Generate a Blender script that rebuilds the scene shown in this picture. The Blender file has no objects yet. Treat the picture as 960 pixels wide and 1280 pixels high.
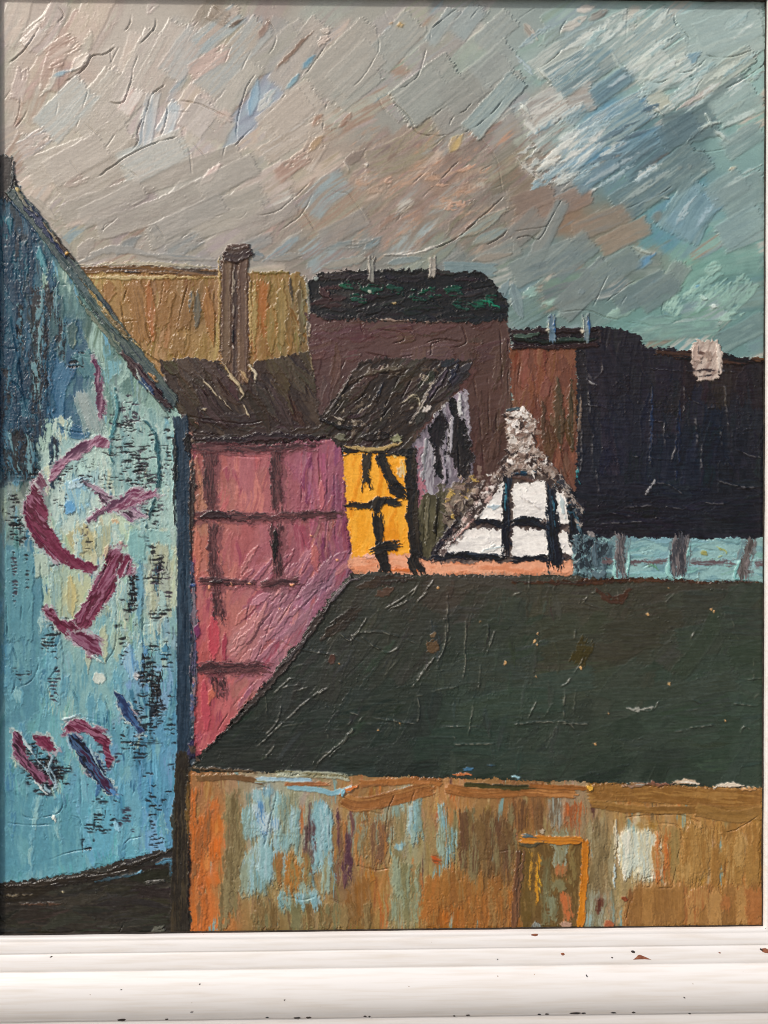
import bpy, math
import numpy as np
from mathutils import Matrix, Vector

# ------------------------------------------------------------------ camera, world, sun, exposure
scene = bpy.context.scene
PX = 0.000625                      # metres on the canvas for one unit of the layout grid
CXP, CYP = 480.0, 640.0            # point of the canvas in front of the lens
FOV = math.radians(60.0)
FPX = 640.0 / math.tan(FOV / 2)
DIST = FPX * PX
ZC = 1.55                          # height of the lens above the ground
YAW = math.radians(-0.75)
ROLL = math.radians(0.18)

cam_data = bpy.data.cameras.new("camera")
cam_data.sensor_fit = 'VERTICAL'
cam_data.sensor_height = 24.0
cam_data.lens = 12.0 / math.tan(FOV / 2)
cam_data.clip_start = 0.01
cam_data.clip_end = 500.0
cam = bpy.data.objects.new("camera", cam_data)
scene.collection.objects.link(cam)
CAM_ROT = Matrix.Rotation(YAW, 3, 'Z') @ Matrix.Rotation(math.radians(90), 3, 'X') @ Matrix.Rotation(-ROLL, 3, 'Z')
cam.matrix_world = Matrix.Translation((0, -DIST, ZC)) @ CAM_ROT.to_4x4()
scene.camera = cam

SUN_DIR = Vector((-0.58, -0.62, 0.70)).normalized()      # towards the sun
world = bpy.data.worlds.new("World")
scene.world = world
world.use_nodes = True
wn = world.node_tree
wn.nodes.clear()
sky_tex = wn.nodes.new('ShaderNodeTexSky')
sky_tex.sky_type = 'NISHITA'
sky_tex.sun_disc = False
sky_tex.sun_elevation = math.asin(SUN_DIR.z)
sky_tex.sun_rotation = math.atan2(SUN_DIR.x, SUN_DIR.y)
sky_tex.dust_density = 3.0
sky_tex.ozone_density = 0.6
bg = wn.nodes.new('ShaderNodeBackground')
bg.inputs['Strength'].default_value = 0.11
wo = wn.nodes.new('ShaderNodeOutputWorld')
wn.links.new(sky_tex.outputs[0], bg.inputs[0])
wn.links.new(bg.outputs[0], wo.inputs[0])

sun_data = bpy.data.lights.new("sun", 'SUN')
sun_data.energy = 2.15
sun_data.angle = math.radians(5.0)
sun_data.color = (1.0, 0.95, 0.88)
sun = bpy.data.objects.new("sun", sun_data)
sun.rotation_euler = (-SUN_DIR).to_track_quat('-Z', 'Y').to_euler()
scene.collection.objects.link(sun)

scene.view_settings.view_transform = 'Standard'
scene.view_settings.look = 'None'
scene.view_settings.gamma = 1.0
scene.view_settings.exposure = 0.0
scene.view_settings.use_curve_mapping = False
scene.render.engine = 'CYCLES'
scene.cycles.max_bounces = 5
scene.cycles.filter_width = 1.0
GAIN = 1.0                         # pigment reflectance for a full-scale paint value

# ------------------------------------------------------------------ layout helpers
CR = np.array(CAM_ROT)


def plane_pt(x, y, h=0.0):
    """layout grid (x right, y down) -> metres on the plane h units in front of the canvas"""
    x = np.asarray(x, float); y = np.asarray(y, float)
    d = np.stack([x - CXP, -(y - CYP), np.full_like(x, -FPX)], -1) @ CR.T
    t = (DIST - np.asarray(h) * PX) / d[..., 1]
    return np.stack([d[..., 0] * t, -np.asarray(h) * PX + 0 * x, ZC + d[..., 2] * t], -1)


def tag(o, label=None, cat=None, group=None, kind=None):
    if label: o["label"] = label
    if cat: o["category"] = cat
    if group: o["group"] = group
    if kind: o["kind"] = kind
    return o


def link(o, parent=None):
    scene.collection.objects.link(o)
    if parent: o.parent = parent
    return o


# ------------------------------------------------------------------ materials
def new_mat(name):
    m = bpy.data.materials.new(name)
    m.use_nodes = True
    nt = m.node_tree
    b = nt.nodes['Principled BSDF']
    return m, nt, b


def paint_material():
    m, nt, b = new_mat("oil_paint")
    at = nt.nodes.new('ShaderNodeAttribute'); at.attribute_name = "pigment"
    tc = nt.nodes.new('ShaderNodeTexCoord')
    n1 = nt.nodes.new('ShaderNodeTexNoise'); n1.inputs['Scale'].default_value = 900; n1.inputs['Detail'].default_value = 4
    n2 = nt.nodes.new('ShaderNodeTexNoise'); n2.inputs['Scale'].default_value = 60; n2.inputs['Detail'].default_value = 3
    geo = nt.nodes.new('ShaderNodeNewGeometry')
    nt.links.new(geo.outputs['Position'], n1.inputs['Vector'])
    nt.links.new(geo.outputs['Position'], n2.inputs['Vector'])
    mp = nt.nodes.new('ShaderNodeMapRange')
    mp.inputs['To Min'].default_value = 0.88; mp.inputs['To Max'].default_value = 1.12
    nt.links.new(n1.outputs[0], mp.inputs['Value'])
    mul = nt.nodes.new('ShaderNodeMix'); mul.data_type = 'RGBA'; mul.blend_type = 'MULTIPLY'
    mul.inputs[0].default_value = 1.0
    nt.links.new(at.outputs['Color'], mul.inputs[6])
    nt.links.new(mp.outputs[0], mul.inputs[7])
    nt.links.new(mul.outputs[2], b.inputs['Base Color'])
    r = nt.nodes.new('ShaderNodeMapRange')
    r.inputs['To Min'].default_value = 0.25; r.inputs['To Max'].default_value = 0.5
    nt.links.new(n2.outputs[0], r.inputs['Value'])
    nt.links.new(r.outputs[0], b.inputs['Roughness'])
    bp = nt.nodes.new('ShaderNodeBump'); bp.inputs['Strength'].default_value = 0.2
    bp.inputs['Distance'].default_value = 0.0003
    nt.links.new(n1.outputs[0], bp.inputs['Height'])
    nt.links.new(bp.outputs[0], b.inputs['Normal'])
    b.inputs['Specular IOR Level'].default_value = 0.45
    return m


def white_frame_material():
    m, nt, b = new_mat("white_frame_paint")
    geo = nt.nodes.new('ShaderNodeNewGeometry')
    mpg = nt.nodes.new('ShaderNodeMapping'); mpg.inputs['Scale'].default_value = (3, 60, 60)
    nt.links.new(geo.outputs['Position'], mpg.inputs['Vector'])
    n1 = nt.nodes.new('ShaderNodeTexNoise'); n1.inputs['Scale'].default_value = 6; n1.inputs['Detail'].default_value = 6
    nt.links.new(mpg.outputs[0], n1.inputs['Vector'])
    cr = nt.nodes.new('ShaderNodeValToRGB')
    cr.color_ramp.elements[0].position = 0.2; cr.color_ramp.elements[0].color = (0.74, 0.68, 0.62, 1)
    cr.color_ramp.elements[1].position = 0.55; cr.color_ramp.elements[1].color = (0.84, 0.81, 0.79, 1)
    nt.links.new(n1.outputs[0], cr.inputs[0])
    n2 = nt.nodes.new('ShaderNodeTexNoise'); n2.inputs['Scale'].default_value = 300; n2.inputs['Detail'].default_value = 2
    nt.links.new(geo.outputs['Position'], n2.inputs['Vector'])
    c2 = nt.nodes.new('ShaderNodeValToRGB')
    c2.color_ramp.elements[0].position = 0.78; c2.color_ramp.elements[0].color = (1, 1, 1, 1)
    c2.color_ramp.elements[1].position = 0.82; c2.color_ramp.elements[1].color = (0.45, 0.33, 0.25, 1)
    nt.links.new(n2.outputs[0], c2.inputs[0])
    mul = nt.nodes.new('ShaderNodeMix'); mul.data_type = 'RGBA'; mul.blend_type = 'MULTIPLY'; mul.inputs[0].default_value = 1
    nt.links.new(cr.outputs[0], mul.inputs[6]); nt.links.new(c2.outputs[0], mul.inputs[7])
    nt.links.new(mul.outputs[2], b.inputs['Base Color'])
    b.inputs['Roughness'].default_value = 0.42
    bp = nt.nodes.new('ShaderNodeBump'); bp.inputs['Strength'].default_value = 0.12; bp.inputs['Distance'].default_value = 0.0004
    nt.links.new(n1.outputs[0], bp.inputs['Height']); nt.links.new(bp.outputs[0], b.inputs['Normal'])
    return m


def simple_mat(name, c1, c2, scale, rough=0.7):
    m, nt, b = new_mat(name)
    geo = nt.nodes.new('ShaderNodeNewGeometry')
    n1 = nt.nodes.new('ShaderNodeTexNoise'); n1.inputs['Scale'].default_value = scale; n1.inputs['Detail'].default_value = 5
    nt.links.new(geo.outputs['Position'], n1.inputs['Vector'])
    cr = nt.nodes.new('ShaderNodeValToRGB')
    cr.color_ramp.elements[0].position = 0.35; cr.color_ramp.elements[0].color = (*c1, 1)
    cr.color_ramp.elements[1].position = 0.65; cr.color_ramp.elements[1].color = (*c2, 1)
    nt.links.new(n1.outputs[0], cr.inputs[0]); nt.links.new(cr.outputs[0], b.inputs['Base Color'])
    b.inputs['Roughness'].default_value = rough
    return m


MAT_PAINT = paint_material()
MAT_FRAME = white_frame_material()
MAT_REBATE = simple_mat("rebate_shade_and_seams", (0.02, 0.016, 0.012), (0.06, 0.045, 0.035), 200)  # shade of the gap put into the rebate's dark brown; also colours the mitre seams
MAT_LINEN = simple_mat("raw_linen", (0.28, 0.23, 0.16), (0.36, 0.30, 0.22), 900, 0.9)
MAT_PLASTER = simple_mat("wall_plaster", (0.62, 0.59, 0.54), (0.70, 0.67, 0.62), 8, 0.9)
MAT_PAVING = simple_mat("paving", (0.22, 0.21, 0.19), (0.32, 0.30, 0.28), 5, 0.9)
MAT_CHIP_RED = simple_mat("bare_red_wood", (0.20, 0.06, 0.03), (0.32, 0.12, 0.06), 400, 0.8)
MAT_CHIP_DARK = simple_mat("dark_chip", (0.012, 0.012, 0.018), (0.05, 0.03, 0.02), 500, 0.7)

# ------------------------------------------------------------------ the paint: colour, thickness and region on one grid
X0, Y0, GW, GH = -5, -5, 970, 1184
rng = np.random.default_rng(11)
NT = rng.random((512, 512)).astype(np.float32)
YY, XX = np.mgrid[Y0:Y0 + GH, X0:X0 + GW].astype(np.float32)
C = np.zeros((GH, GW, 3), np.float32)
Z = np.zeros((GH, GW), np.float32)
LAB = np.zeros((GH, GW), np.int16)
NAMES = ["none"]


def vn(u, v):
    iu = np.floor(u); iv = np.floor(v)
    fu = u - iu; fv = v - iv
    fu = fu * fu * (3 - 2 * fu); fv = fv * fv * (3 - 2 * fv)
    a = iu.astype(np.int32) & 511; b = iv.astype(np.int32) & 511
    a1 = (a + 1) & 511; b1 = (b + 1) & 511
    return (NT[b, a] * (1 - fu) + NT[b, a1] * fu) * (1 - fv) + (NT[b1, a] * (1 - fu) + NT[b1, a1] * fu) * fv


def sstep(a, b, x):
    t = np.clip((x - a) / (b - a), 0, 1)
    return t * t * (3 - 2 * t)


WX = (vn(XX / 11 + 3.3, YY / 11) - .5) * 3.4 + (vn(XX / 3.1 + 40, YY / 3.1 + 9) - .5) * 2.2
WY = (vn(XX / 11 + 90, YY / 11 + 51) - .5) * 3.4 + (vn(XX / 3.1 + 7, YY / 3.1 + 77) - .5) * 2.2
WEAVE = (vn(XX / 2.2, YY / 9) + vn(XX / 9, YY / 2.0 + 31)) * .5


def P(s):
    if isinstance(s, str):
        return [tuple(float(a) for a in q.split(',')) for q in s.split()]
    return s


def pal(cols, t):
    c = np.asarray(cols, np.float32)
    if len(c) == 1:
        return np.broadcast_to(c[0], t.shape + (3,))
    f = np.clip(t, 0, .9999) * (len(c) - 1)
    i = f.astype(np.int32); f = f - i
    f = sstep(.2, .8, f)[..., None]
    return c[i] * (1 - f) + c[i + 1] * f


def label(name, parent=None):
    NAMES.append((name, parent))
    return len(NAMES) - 1


def smooth(p, n=5):
    if len(p) < 3: return p
    q = [p[0]] + list(p) + [p[-1]]
    out = []
    for i in range(1, len(q) - 2):
        p0, p1, p2, p3 = map(np.array, q[i - 1:i + 3])
        for k in range(n):
            t = k / n
            out.append(tuple(.5 * ((2 * p1) + (p2 - p0) * t + (2 * p0 - 5 * p1 + 4 * p2 - p3) * t * t + (3 * p1 - p0 - 3 * p2 + p3) * t ** 3)))
    out.append(tuple(q[-2]))
    return out


def window(p, pad):
    xs = [a[0] for a in p]; ys = [a[1] for a in p]
    x0 = max(int(min(xs) - pad) - X0, 0); x1 = min(int(max(xs) + pad) - X0 + 2, GW)
    y0 = max(int(min(ys) - pad) - Y0, 0); y1 = min(int(max(ys) + pad) - Y0 + 2, GH)
    if x1 <= x0 or y1 <= y0: return None
    return (slice(y0, y1), slice(x0, x1))


def along(p, wx, wy):
    """arc length, signed offset and total length against a polyline"""
    best = None; acc = 0.0
    n = len(p) - 1
    for i in range(n):
        ax, ay = p[i]; bx, by = p[i + 1]
        dx, dy = bx - ax, by - ay
        l = math.hypot(dx, dy) + 1e-6
        tx, ty = dx / l, dy / l
        s = (wx - ax) * tx + (wy - ay) * ty
        v = -(wx - ax) * ty + (wy - ay) * tx
        sc = np.clip(s, 0, l)
        d2 = v * v + (s - sc) ** 2
        su = s.copy()
        if i > 0: su = np.maximum(su, 0)
        if i < n - 1: su = np.minimum(su, l)
        if best is None:
            best = d2; U = acc + su; V = v
        else:
            k = d2 < best
            best = np.where(k, d2, best); U = np.where(k, acc + su, U); V = np.where(k, v, V)
        acc += l
    return U, V, acc, best


def stroke(path, w, cols, th=.8, lab=None, dry=0., edge=.5, end=.7, a=1., clip=None, rag=.8, groove=.3, only=None, soft=0., tp=True):
    p = smooth(P(path))
    w0, w1 = w if isinstance(w, tuple) else (w, w)
    win = window(p, max(w0, w1) / 2 + 7)
    if win is None: return
    sx, sy = rng.random(2) * 400
    wx = XX[win] + WX[win] * .55 * rag; wy = YY[win] + WY[win] * .55 * rag
    U, V, L, d2 = along(p, wx, wy)
    hw = (w0 + (w1 - w0) * np.clip(U / L, 0, 1)) * .5 + (vn(U / 11 + sx, np.sign(V) * 5 + sy) - .5) * 2.4 * rag
    if tp and lab is None and max(w0, w1) < 17 and soft < 3:      # small touches run out at both ends and have torn flanks
        q = np.clip(U / L, 0, 1)
        hw = hw * (.3 + .7 * sstep(0, .35, q)) * (.3 + .7 * sstep(0, .4, 1 - q)) + (vn(U / 3.2 + sy, np.sign(V) * 3 + sx) - .5) * min(.42 * max(w0, w1), 4.5) * rag
    over = np.maximum(hw - np.sqrt(d2) if len(p) > 2 else hw - np.abs(V), -9)
    over = np.minimum(over, hw - np.abs(V))
    wl = min(.3 * L, 12.) * rag * (1.25 if w0 > 8 else .8)
    e0 = (vn(V / 5 + sx, V * 0 + sy) - .5) * 5 * rag + (vn(V / 1.15 + sy, V * 0 + sx) - .5) * wl * .6
    e1 = (vn(V / 5 + sy, V * 0 + sx) - .5) * 7 * rag + (vn(V / 1.15 + sx, V * 0 + sy) - .5) * wl
    over = over + ((vn(U / 5.5 + sx, V / 1.2 + sy) - .5) * 2.6 + (vn(wx / 1.3 + sx, wy / 1.3 + sy) - .5) * 1.4) * rag * (1 + soft * .5)
    m = sstep(-.6, .9 + soft, over) * sstep(-.7, .9 + soft, U - e0) * sstep(-.7, .9 + soft, L - e1 - U)
    st = .36 * vn(U / 60 + sx, V / 6.5 + sy) + .32 * vn(U / 34 + sy, V / 2.4 + sx) + .32 * vn(U / 18 + sx, V / 1.1 + sy)
    st = np.clip((st - .5) * 2.5 + .5, 0, 1)
    if dry > 0:
        k = .5 * vn(U / 9 + sy, V / 1.7 + sx) + .5 * WEAVE[win] + .25 * (1 - np.clip(U / L, 0, 1)) - .12
        m = m * sstep(dry - .07, dry + .07, k)
    if clip is not None: m = m * clip[win]
    if only is not None: m = m * np.isin(LAB[win], only)
    col = pal(cols, st) + ((vn(wx / 4 + sx, wy / 4) - .5) * 9)[..., None]
    ma = (m * a)[..., None]
    C[win] = C[win] * (1 - ma) + col * ma
    sm = float(m.sum()) + 1e-6
    zm = float((Z[win] * m).sum()) / sm
    zn = .4 * Z[win] + .6 * zm + th + groove * .7 * (st - .5) + edge * np.exp(-(np.maximum(over, 0) / 1.7) ** 2) \
        + end * np.exp(-((L - e1 - U) / 2.0) ** 2)
    Z[win] = Z[win] * (1 - m) + zn * m
    if lab is not None:
        LAB[win][m > .5] = lab
    return m, win


def ridge(path, h=1.6, w=1.3, tail=6., side=1, col=None, a=.8):
    """a fold in the paint: a narrow groove with a soft raised lip along one side"""
    p = smooth(P(path))
    win = window(p, 14)
    if win is None: return
    U, V, L, d2 = along(p, XX[win] + WX[win] * .35, YY[win] + WY[win] * .35)
    V = V * side
    o = rng.random() * 200
    k = sstep(0, 8, U) * sstep(0, 8, L - U) * sstep(.18, .55, vn(U / 13 + o, U * 0 + h * 7)) * (d2 < V * V + 9)
    d = np.sqrt(d2)
    lip = np.where(V > 0, np.exp(-(np.maximum(V - 1.0, 0) / (tail * .55)) ** 1.2), 0)
    Z[win] += h * k * (.2 * lip - 1.0 * np.exp(-(d / .7) ** 2))
    if col is not None:
        m = (np.exp(-(d / 1.0) ** 2) * np.clip(k, 0, 1) * a)[..., None]
        C[win] = C[win] * (1 - m) + np.array(col, np.float32) * m


def scratch_glint(path, h=1.2, col=None, a=.5):
    """a thin raised thread of paint, its paler crest painting in caught light and real scratches"""
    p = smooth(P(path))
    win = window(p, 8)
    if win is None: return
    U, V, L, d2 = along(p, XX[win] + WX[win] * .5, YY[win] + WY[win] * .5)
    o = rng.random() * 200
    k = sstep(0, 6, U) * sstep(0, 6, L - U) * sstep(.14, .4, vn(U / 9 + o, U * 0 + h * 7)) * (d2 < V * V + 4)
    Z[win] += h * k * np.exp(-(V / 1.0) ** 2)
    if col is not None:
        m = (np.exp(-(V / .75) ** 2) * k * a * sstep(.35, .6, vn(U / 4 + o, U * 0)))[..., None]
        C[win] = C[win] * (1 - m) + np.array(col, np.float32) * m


def sd_poly(pts, wx, wy):
    d = np.full(wx.shape, 1e9, np.float32); inside = np.zeros(wx.shape, bool)
    n = len(pts)
    for i in range(n):
        ax, ay = pts[i]; bx, by = pts[(i + 1) % n]
        ex, ey = bx - ax, by - ay
        t = np.clip(((wx - ax) * ex + (wy - ay) * ey) / (ex * ex + ey * ey + 1e-9), 0, 1)
        d = np.minimum(d, (wx - ax - ex * t) ** 2 + (wy - ay - ey * t) ** 2)
        c = ((ay > wy) != (by > wy)) & (wx < (bx - ax) * (wy - ay) / (by - ay + 1e-9) + ax)
        inside ^= c
    d = np.sqrt(d)
    return np.where(inside, d, -d)


def fill(pts, cols, lab=None, ang=90, th=.6, rag=1.35, edge=.6, scale=1., a=1., groove=.4):
    pts = P(pts)
    win = window(pts, 6)
    wx = XX[win] + WX[win] * .55 * rag; wy = YY[win] + WY[win] * .55 * rag
    d = sd_poly(pts, wx, wy) + ((vn(wx / 14 + 7, wy / 14) - .5) * 3.0 + (vn(wx / 3.3 + 17, wy / 3.3) - .5) * 3.0 + (vn(wx / 1.3 + 60, wy / 1.3) - .5) * 2.0) * rag
    m = sstep(-.7, .7, d)
    c, s = math.cos(math.radians(ang)), -math.sin(math.radians(ang))
    sx, sy = rng.random(2) * 300
    u = (wx * c + wy * s) / scale; v = (-wx * s + wy * c) / scale
    st = .4 * vn(u / 60 + sx, v / 14 + sy) + .35 * vn(u / 26 + sy, v / 5 + sx) + .25 * vn(u / 10 + sx, v / 1.6 + sy)
    st = np.clip((st - .5) * 2.1 + .5, 0, 1)
    ma = (m * a)[..., None]
    C[win] = C[win] * (1 - ma) + (pal(cols, st) + ((vn(wx / 3 + sx, wy / 3) - .5) * 8)[..., None]) * ma
    zn = .3 * Z[win] + th + groove * (st - .5) + edge * np.exp(-(np.maximum(d, 0) / 2.2) ** 2)
    Z[win] = Z[win] * (1 - m) + zn * m
    if lab is not None:
        LAB[win][m > .5] = lab


def field(ctrl, power=3.2):
    ctrl = np.asarray(ctrl, np.float32)
    g = 8
    yy, xx = np.mgrid[Y0:Y0 + GH + g:g, X0:X0 + GW + g:g].astype(np.float32)
    num = np.zeros(xx.shape + (3,), np.float32); den = np.zeros(xx.shape, np.float32)
    for x, y, r, gg, b in ctrl:
        w = 1 / (((xx - x) ** 2 + (yy - y) ** 2) + 60) ** (power / 2)
        num += w[..., None] * np.array([r, gg, b], np.float32); den += w
    F = num / den[..., None]

    def f(x, y):
        i = min(max(int((y - Y0) / g), 0), F.shape[0] - 1); j = min(max(int((x - X0) / g), 0), F.shape[1] - 1)
        return F[i, j]
    f.F = F; f.g = g
    return f


def field_fill(f, mask):
    j = np.clip(((XX + WX * 3 - X0) / f.g).astype(int), 0, f.F.shape[1] - 1)
    i = np.clip(((YY + WY * 3 - Y0) / f.g).astype(int), 0, f.F.shape[0] - 1)
    m = mask[..., None]
    C[:] = np.where(m, f.F[i, j], C)


def scumble(labs, f, n, ang, L, W, jit=8, th=.5, dry=(0, .0), edge=.4, end=.5, box=None, rag=1., groove=.5, a=1., tint=None, tintp=.2, soft=0.):
    mask = np.isin(LAB, labs).astype(np.float32)
    ys, xs = np.nonzero(mask if box is None else mask * ((XX > box[0]) & (XX < box[2]) & (YY > box[1]) & (YY < box[3])))
    if len(xs) == 0: return
    for q in range(n):
        k = rng.integers(len(xs)); x = xs[k] + X0; y = ys[k] + Y0
        an = math.radians((ang(x, y) if callable(ang) else ang) + rng.normal() * 7)
        l = rng.uniform(*L); w = rng.uniform(*W)
        dx, dy = math.cos(an) * l / 2, -math.sin(an) * l / 2
        if rng.random() < .5: dx, dy = -dx, -dy
        base = f(x, y)
        cols = [base + rng.normal() * jit + rng.normal(size=3) * jit * .45 for _ in range(3)]
        if tint is not None and rng.random() < tintp:
            cols[1] = np.array(tint[rng.integers(len(tint))], np.float32)
        b = rng.normal() * l * .06
        mid = (x - dy / l * b * 2, y + dx / l * b * 2)
        stroke([(x - dx, y - dy), mid, (x + dx, y + dy)] if l > 40 else [(x - dx, y - dy), (x + dx, y + dy)], w, cols,
               th=th * .5 * rng.uniform(.3, 1.4), dry=rng.uniform(*dry) if dry[1] > 0 else 0, edge=edge * .4 * rng.uniform(.1, 1.6),
               end=end * .5 * rng.uniform(.1, 1.8), clip=mask, rag=rag * .7, groove=groove * .4, a=a, soft=soft)


def drag(labs, ang, n, a):
    """wet paint pulled along by the knife: colours run into each other along one direction"""
    m = np.isin(LAB, labs)
    ys, xs = np.nonzero(m)
    y0, y1, x0, x1 = ys.min(), ys.max() + 1, xs.min(), xs.max() + 1
    c = C[y0:y1, x0:x1]; mm = m[y0:y1, x0:x1].astype(np.float32)
    dx, dy = math.cos(math.radians(ang)), -math.sin(math.radians(ang))
    acc = np.zeros_like(c); wt = np.zeros(mm.shape, np.float32)
    for k in range(-n, n + 1):
        sh = (int(round(k * dy)), int(round(k * dx)))
        w = np.roll(mm, sh, (0, 1)) * (1 - abs(k) / (n + 1.))
        acc += np.roll(c, sh, (0, 1)) * w[..., None]; wt += w
    q = sstep(.25, .7, vn(XX[y0:y1, x0:x1] / 19 + n, YY[y0:y1, x0:x1] / 19)) * .6 + .4
    k = (mm * a * q)[..., None]
    C[y0:y1, x0:x1] = c * (1 - k) + acc / np.maximum(wt, 1e-4)[..., None] * k


def dashes(cx, cy, rx, ry, col, dens=.5, lx=7, ly=1.3, only=None, depth=.7, a=.85):
    """paint torn open along the weave: short dark gaps where the ground shows through"""
    win = window([(cx - rx, cy - ry), (cx + rx, cy + ry)], 8)
    if win is None: return
    x = XX[win]; y = YY[win]; o = rng.random() * 300
    e = 1 - np.sqrt(((x - cx) / rx) ** 2 + ((y - cy) / ry) ** 2) + (vn(x / 10 + o, y / 10) - .5) * 1.5
    yw = y + (vn(x / 16, y / 16 + o) - .5) * 5 + (vn(x / 4 + o, y / 4) - .5) * 1.6
    pit = rng.uniform(3.3, 5.6)
    row = np.floor(yw / pit); fr = (yw / pit - row - .5) * pit
    n = .65 * vn(x / (lx * 1.1) + o, row * 17.37) + .35 * vn(x / 2.4 + o, yw / 1.5)
    n = np.clip((n - .5) * 1.5 + .5, 0, 1) + .18 * np.clip(e, 0, 1)
    thick = .75 + 2.6 * np.clip(n - (1 - dens), 0, .5)
    m = sstep(1 - dens - .06, 1 - dens + .06, n) * sstep(thick + .5, thick - .4, np.abs(fr))
    xw = x + (vn(x / 5 + o, y / 5) - .5) * 3
    col_ = np.floor(xw / 7.1); fc = (xw / 7.1 - col_ - .5) * 7.1
    mv = sstep(.72, .8, vn(col_ * 9.13 + o, y / 7)) * sstep(1.2, .3, np.abs(fc))
    m = np.maximum(m, mv * .8) * sstep(0, .4, e)
    if only is not None: m = m * np.isin(LAB[win], only)
    k = (m * a)[..., None]
    C[win] = C[win] * (1 - k) + np.array(col, np.float32) * k
    Z[win] -= m * depth


def dab(x, y, w, h, cols, th=1., ang=0, lab=None, dry=0, only=None):
    c, s = math.cos(math.radians(ang)), -math.sin(math.radians(ang))
    stroke([(x - c * w / 2, y - s * w / 2), (x + c * w / 2, y + s * w / 2)], h, cols, th=th, lab=lab, dry=dry, edge=.5, end=.4, only=only)


# ------------------------------------------------------------------ the painted picture, back to front
PART_LABEL = {}


def part(name, text, parent=None):
    l = label(name, parent)
    if text: PART_LABEL[l] = text
    return l


# ---- sky
SKY = part("painted_sky", "grey, pink and blue knife-worked sky of the painting")
LAB[:] = SKY
sky = field([
    (20, 40, 172, 160, 148), (60, 60, 178, 162, 150), (130, 50, 176, 166, 154), (200, 40, 174, 166, 154), (280, 30, 162, 150, 136), (70, 68, 166, 138, 122),
    (40, 150, 174, 164, 150), (120, 160, 176, 171, 158), (200, 150, 186, 176, 166), (250, 130, 186, 170, 158), (312, 125, 140, 160, 172), (100, 230, 166, 156, 143),
    (200, 210, 176, 172, 160), (150, 270, 152, 143, 131), (250, 270, 152, 147, 136), (300, 240, 168, 160, 147), (240, 300, 150, 145, 138), (60, 110, 180, 170, 158),
    (400, 50, 165, 161, 150), (450, 30, 161, 160, 150), (520, 40, 162, 165, 156), (600, 60, 158, 164, 158), (350, 150, 180, 168, 154), (420, 120, 170, 164, 151),
    (500, 110, 157, 158, 149), (560, 100, 155, 157, 148), (600, 130, 150, 154, 147), (640, 100, 150, 163, 162), (480, 150, 150, 149, 140), (360, 190, 178, 165, 149),
    (400, 200, 162, 147, 133), (500, 200, 144, 126, 112), (560, 210, 152, 126, 110), (600, 200, 144, 126, 114), (450, 230, 152, 136, 121), (400, 250, 150, 137, 123),
    (540, 250, 152, 129, 112), (340, 280, 150, 139, 127), (460, 290, 132, 132, 127), (560, 285, 138, 126, 115), (600, 300, 138, 126, 116), (620, 260, 134, 122, 112),
    (380, 300, 140, 132, 122), (680, 30, 152, 158, 154), (720, 80, 150, 164, 161), (760, 30, 160, 175, 171), (850, 20, 158, 180, 177), (900, 50, 155, 178, 176),
    (780, 70, 165, 180, 174), (740, 90, 116, 138, 142), (800, 100, 150, 170, 164), (850, 110, 140, 160, 156), (900, 70, 165, 180, 171), (940, 130, 150, 175, 171),
    (670, 130, 165, 157, 146), (700, 160, 160, 175, 174), (760, 150, 100, 142, 168), (730, 190, 116, 148, 164), (800, 180, 98, 122, 128), (850, 160, 96, 118, 121),
    (840, 190, 108, 127, 126), (900, 180, 135, 160, 156), (940, 230, 130, 155, 153), (870, 230, 116, 141, 143), (780, 230, 104, 127, 130), (860, 260, 110, 146, 158),
    (920, 280, 125, 155, 158), (660, 250, 138, 114, 98), (700, 270, 146, 114, 93), (760, 280, 134, 121, 105), (650, 210, 142, 122, 108), (780, 310, 140, 126, 109),
    (680, 310, 118, 130, 128), (650, 360, 118, 136, 136), (700, 340, 118, 131, 129), (760, 350, 108, 126, 124), (800, 330, 130, 140, 129), (870, 340, 128, 165, 153),
    (920, 360, 118, 141, 137), (800, 400, 122, 150, 143), (900, 400, 108, 135, 133), (950, 400, 112, 140, 138), (620, 340, 126, 135, 130), (450, 330, 126, 128, 121),
    (560, 325, 124, 131, 127), (660, 395, 108, 130, 128)], 4.0)
sky.F[:] = sky.F * .9 + sky.F.mean(-1, keepdims=True) * .1
sky.F[:] += (4 + 10 * np.clip(1 - np.arange(sky.F.shape[1]) * 8 / 520., 0, 1))[None, :, None]
_xx = np.clip((np.arange(sky.F.shape[1]) * 8 - 560) / 160., 0, 1)[None, :, None]
sky.F[:] = sky.F * (1 + _xx * np.array([-.05, .015, .015]))
field_fill(sky, LAB == SKY)


def sky_ang(x, y):
    if x < 330 and y < 190: return 62
    if y > 330: return 25
    return 38 if x < 640 else 34


scumble([SKY], sky, 260, sky_ang, (70, 150), (28, 60), jit=6, th=.4, edge=.2, end=.4, groove=.3, soft=4,
        tint=[(196, 178, 162), (160, 172, 172), (165, 142, 126), (192, 190, 180)], tintp=.2)
scumble([SKY], sky, 330, sky_ang, (45, 115), (18, 44), jit=8, th=1.0, edge=.25, end=1.3, groove=.3, a=.85, soft=1.4, rag=.5,
        tint=[(202, 186, 172), (150, 168, 172), (160, 136, 120), (196, 194, 186)], tintp=.3)
scumble([SKY], sky, 200, sky_ang, (24, 70), (6, 16), jit=9, th=.7, edge=.6, end=1.2, groove=.3, a=.8, soft=.4, rag=1.2,
        tint=[(208, 190, 176), (134, 158, 168), (152, 124, 108), (210, 208, 198)], tintp=.4)
scumble([SKY], sky, 300, sky_ang, (18, 80), (2, 6), jit=11, th=.2, edge=.15, end=.2, dry=(.25, .5), a=.7, soft=.5,
        tint=[(208, 182, 168), (124, 152, 166), (150, 114, 98), (218, 216, 206)], tintp=.5)
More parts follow.
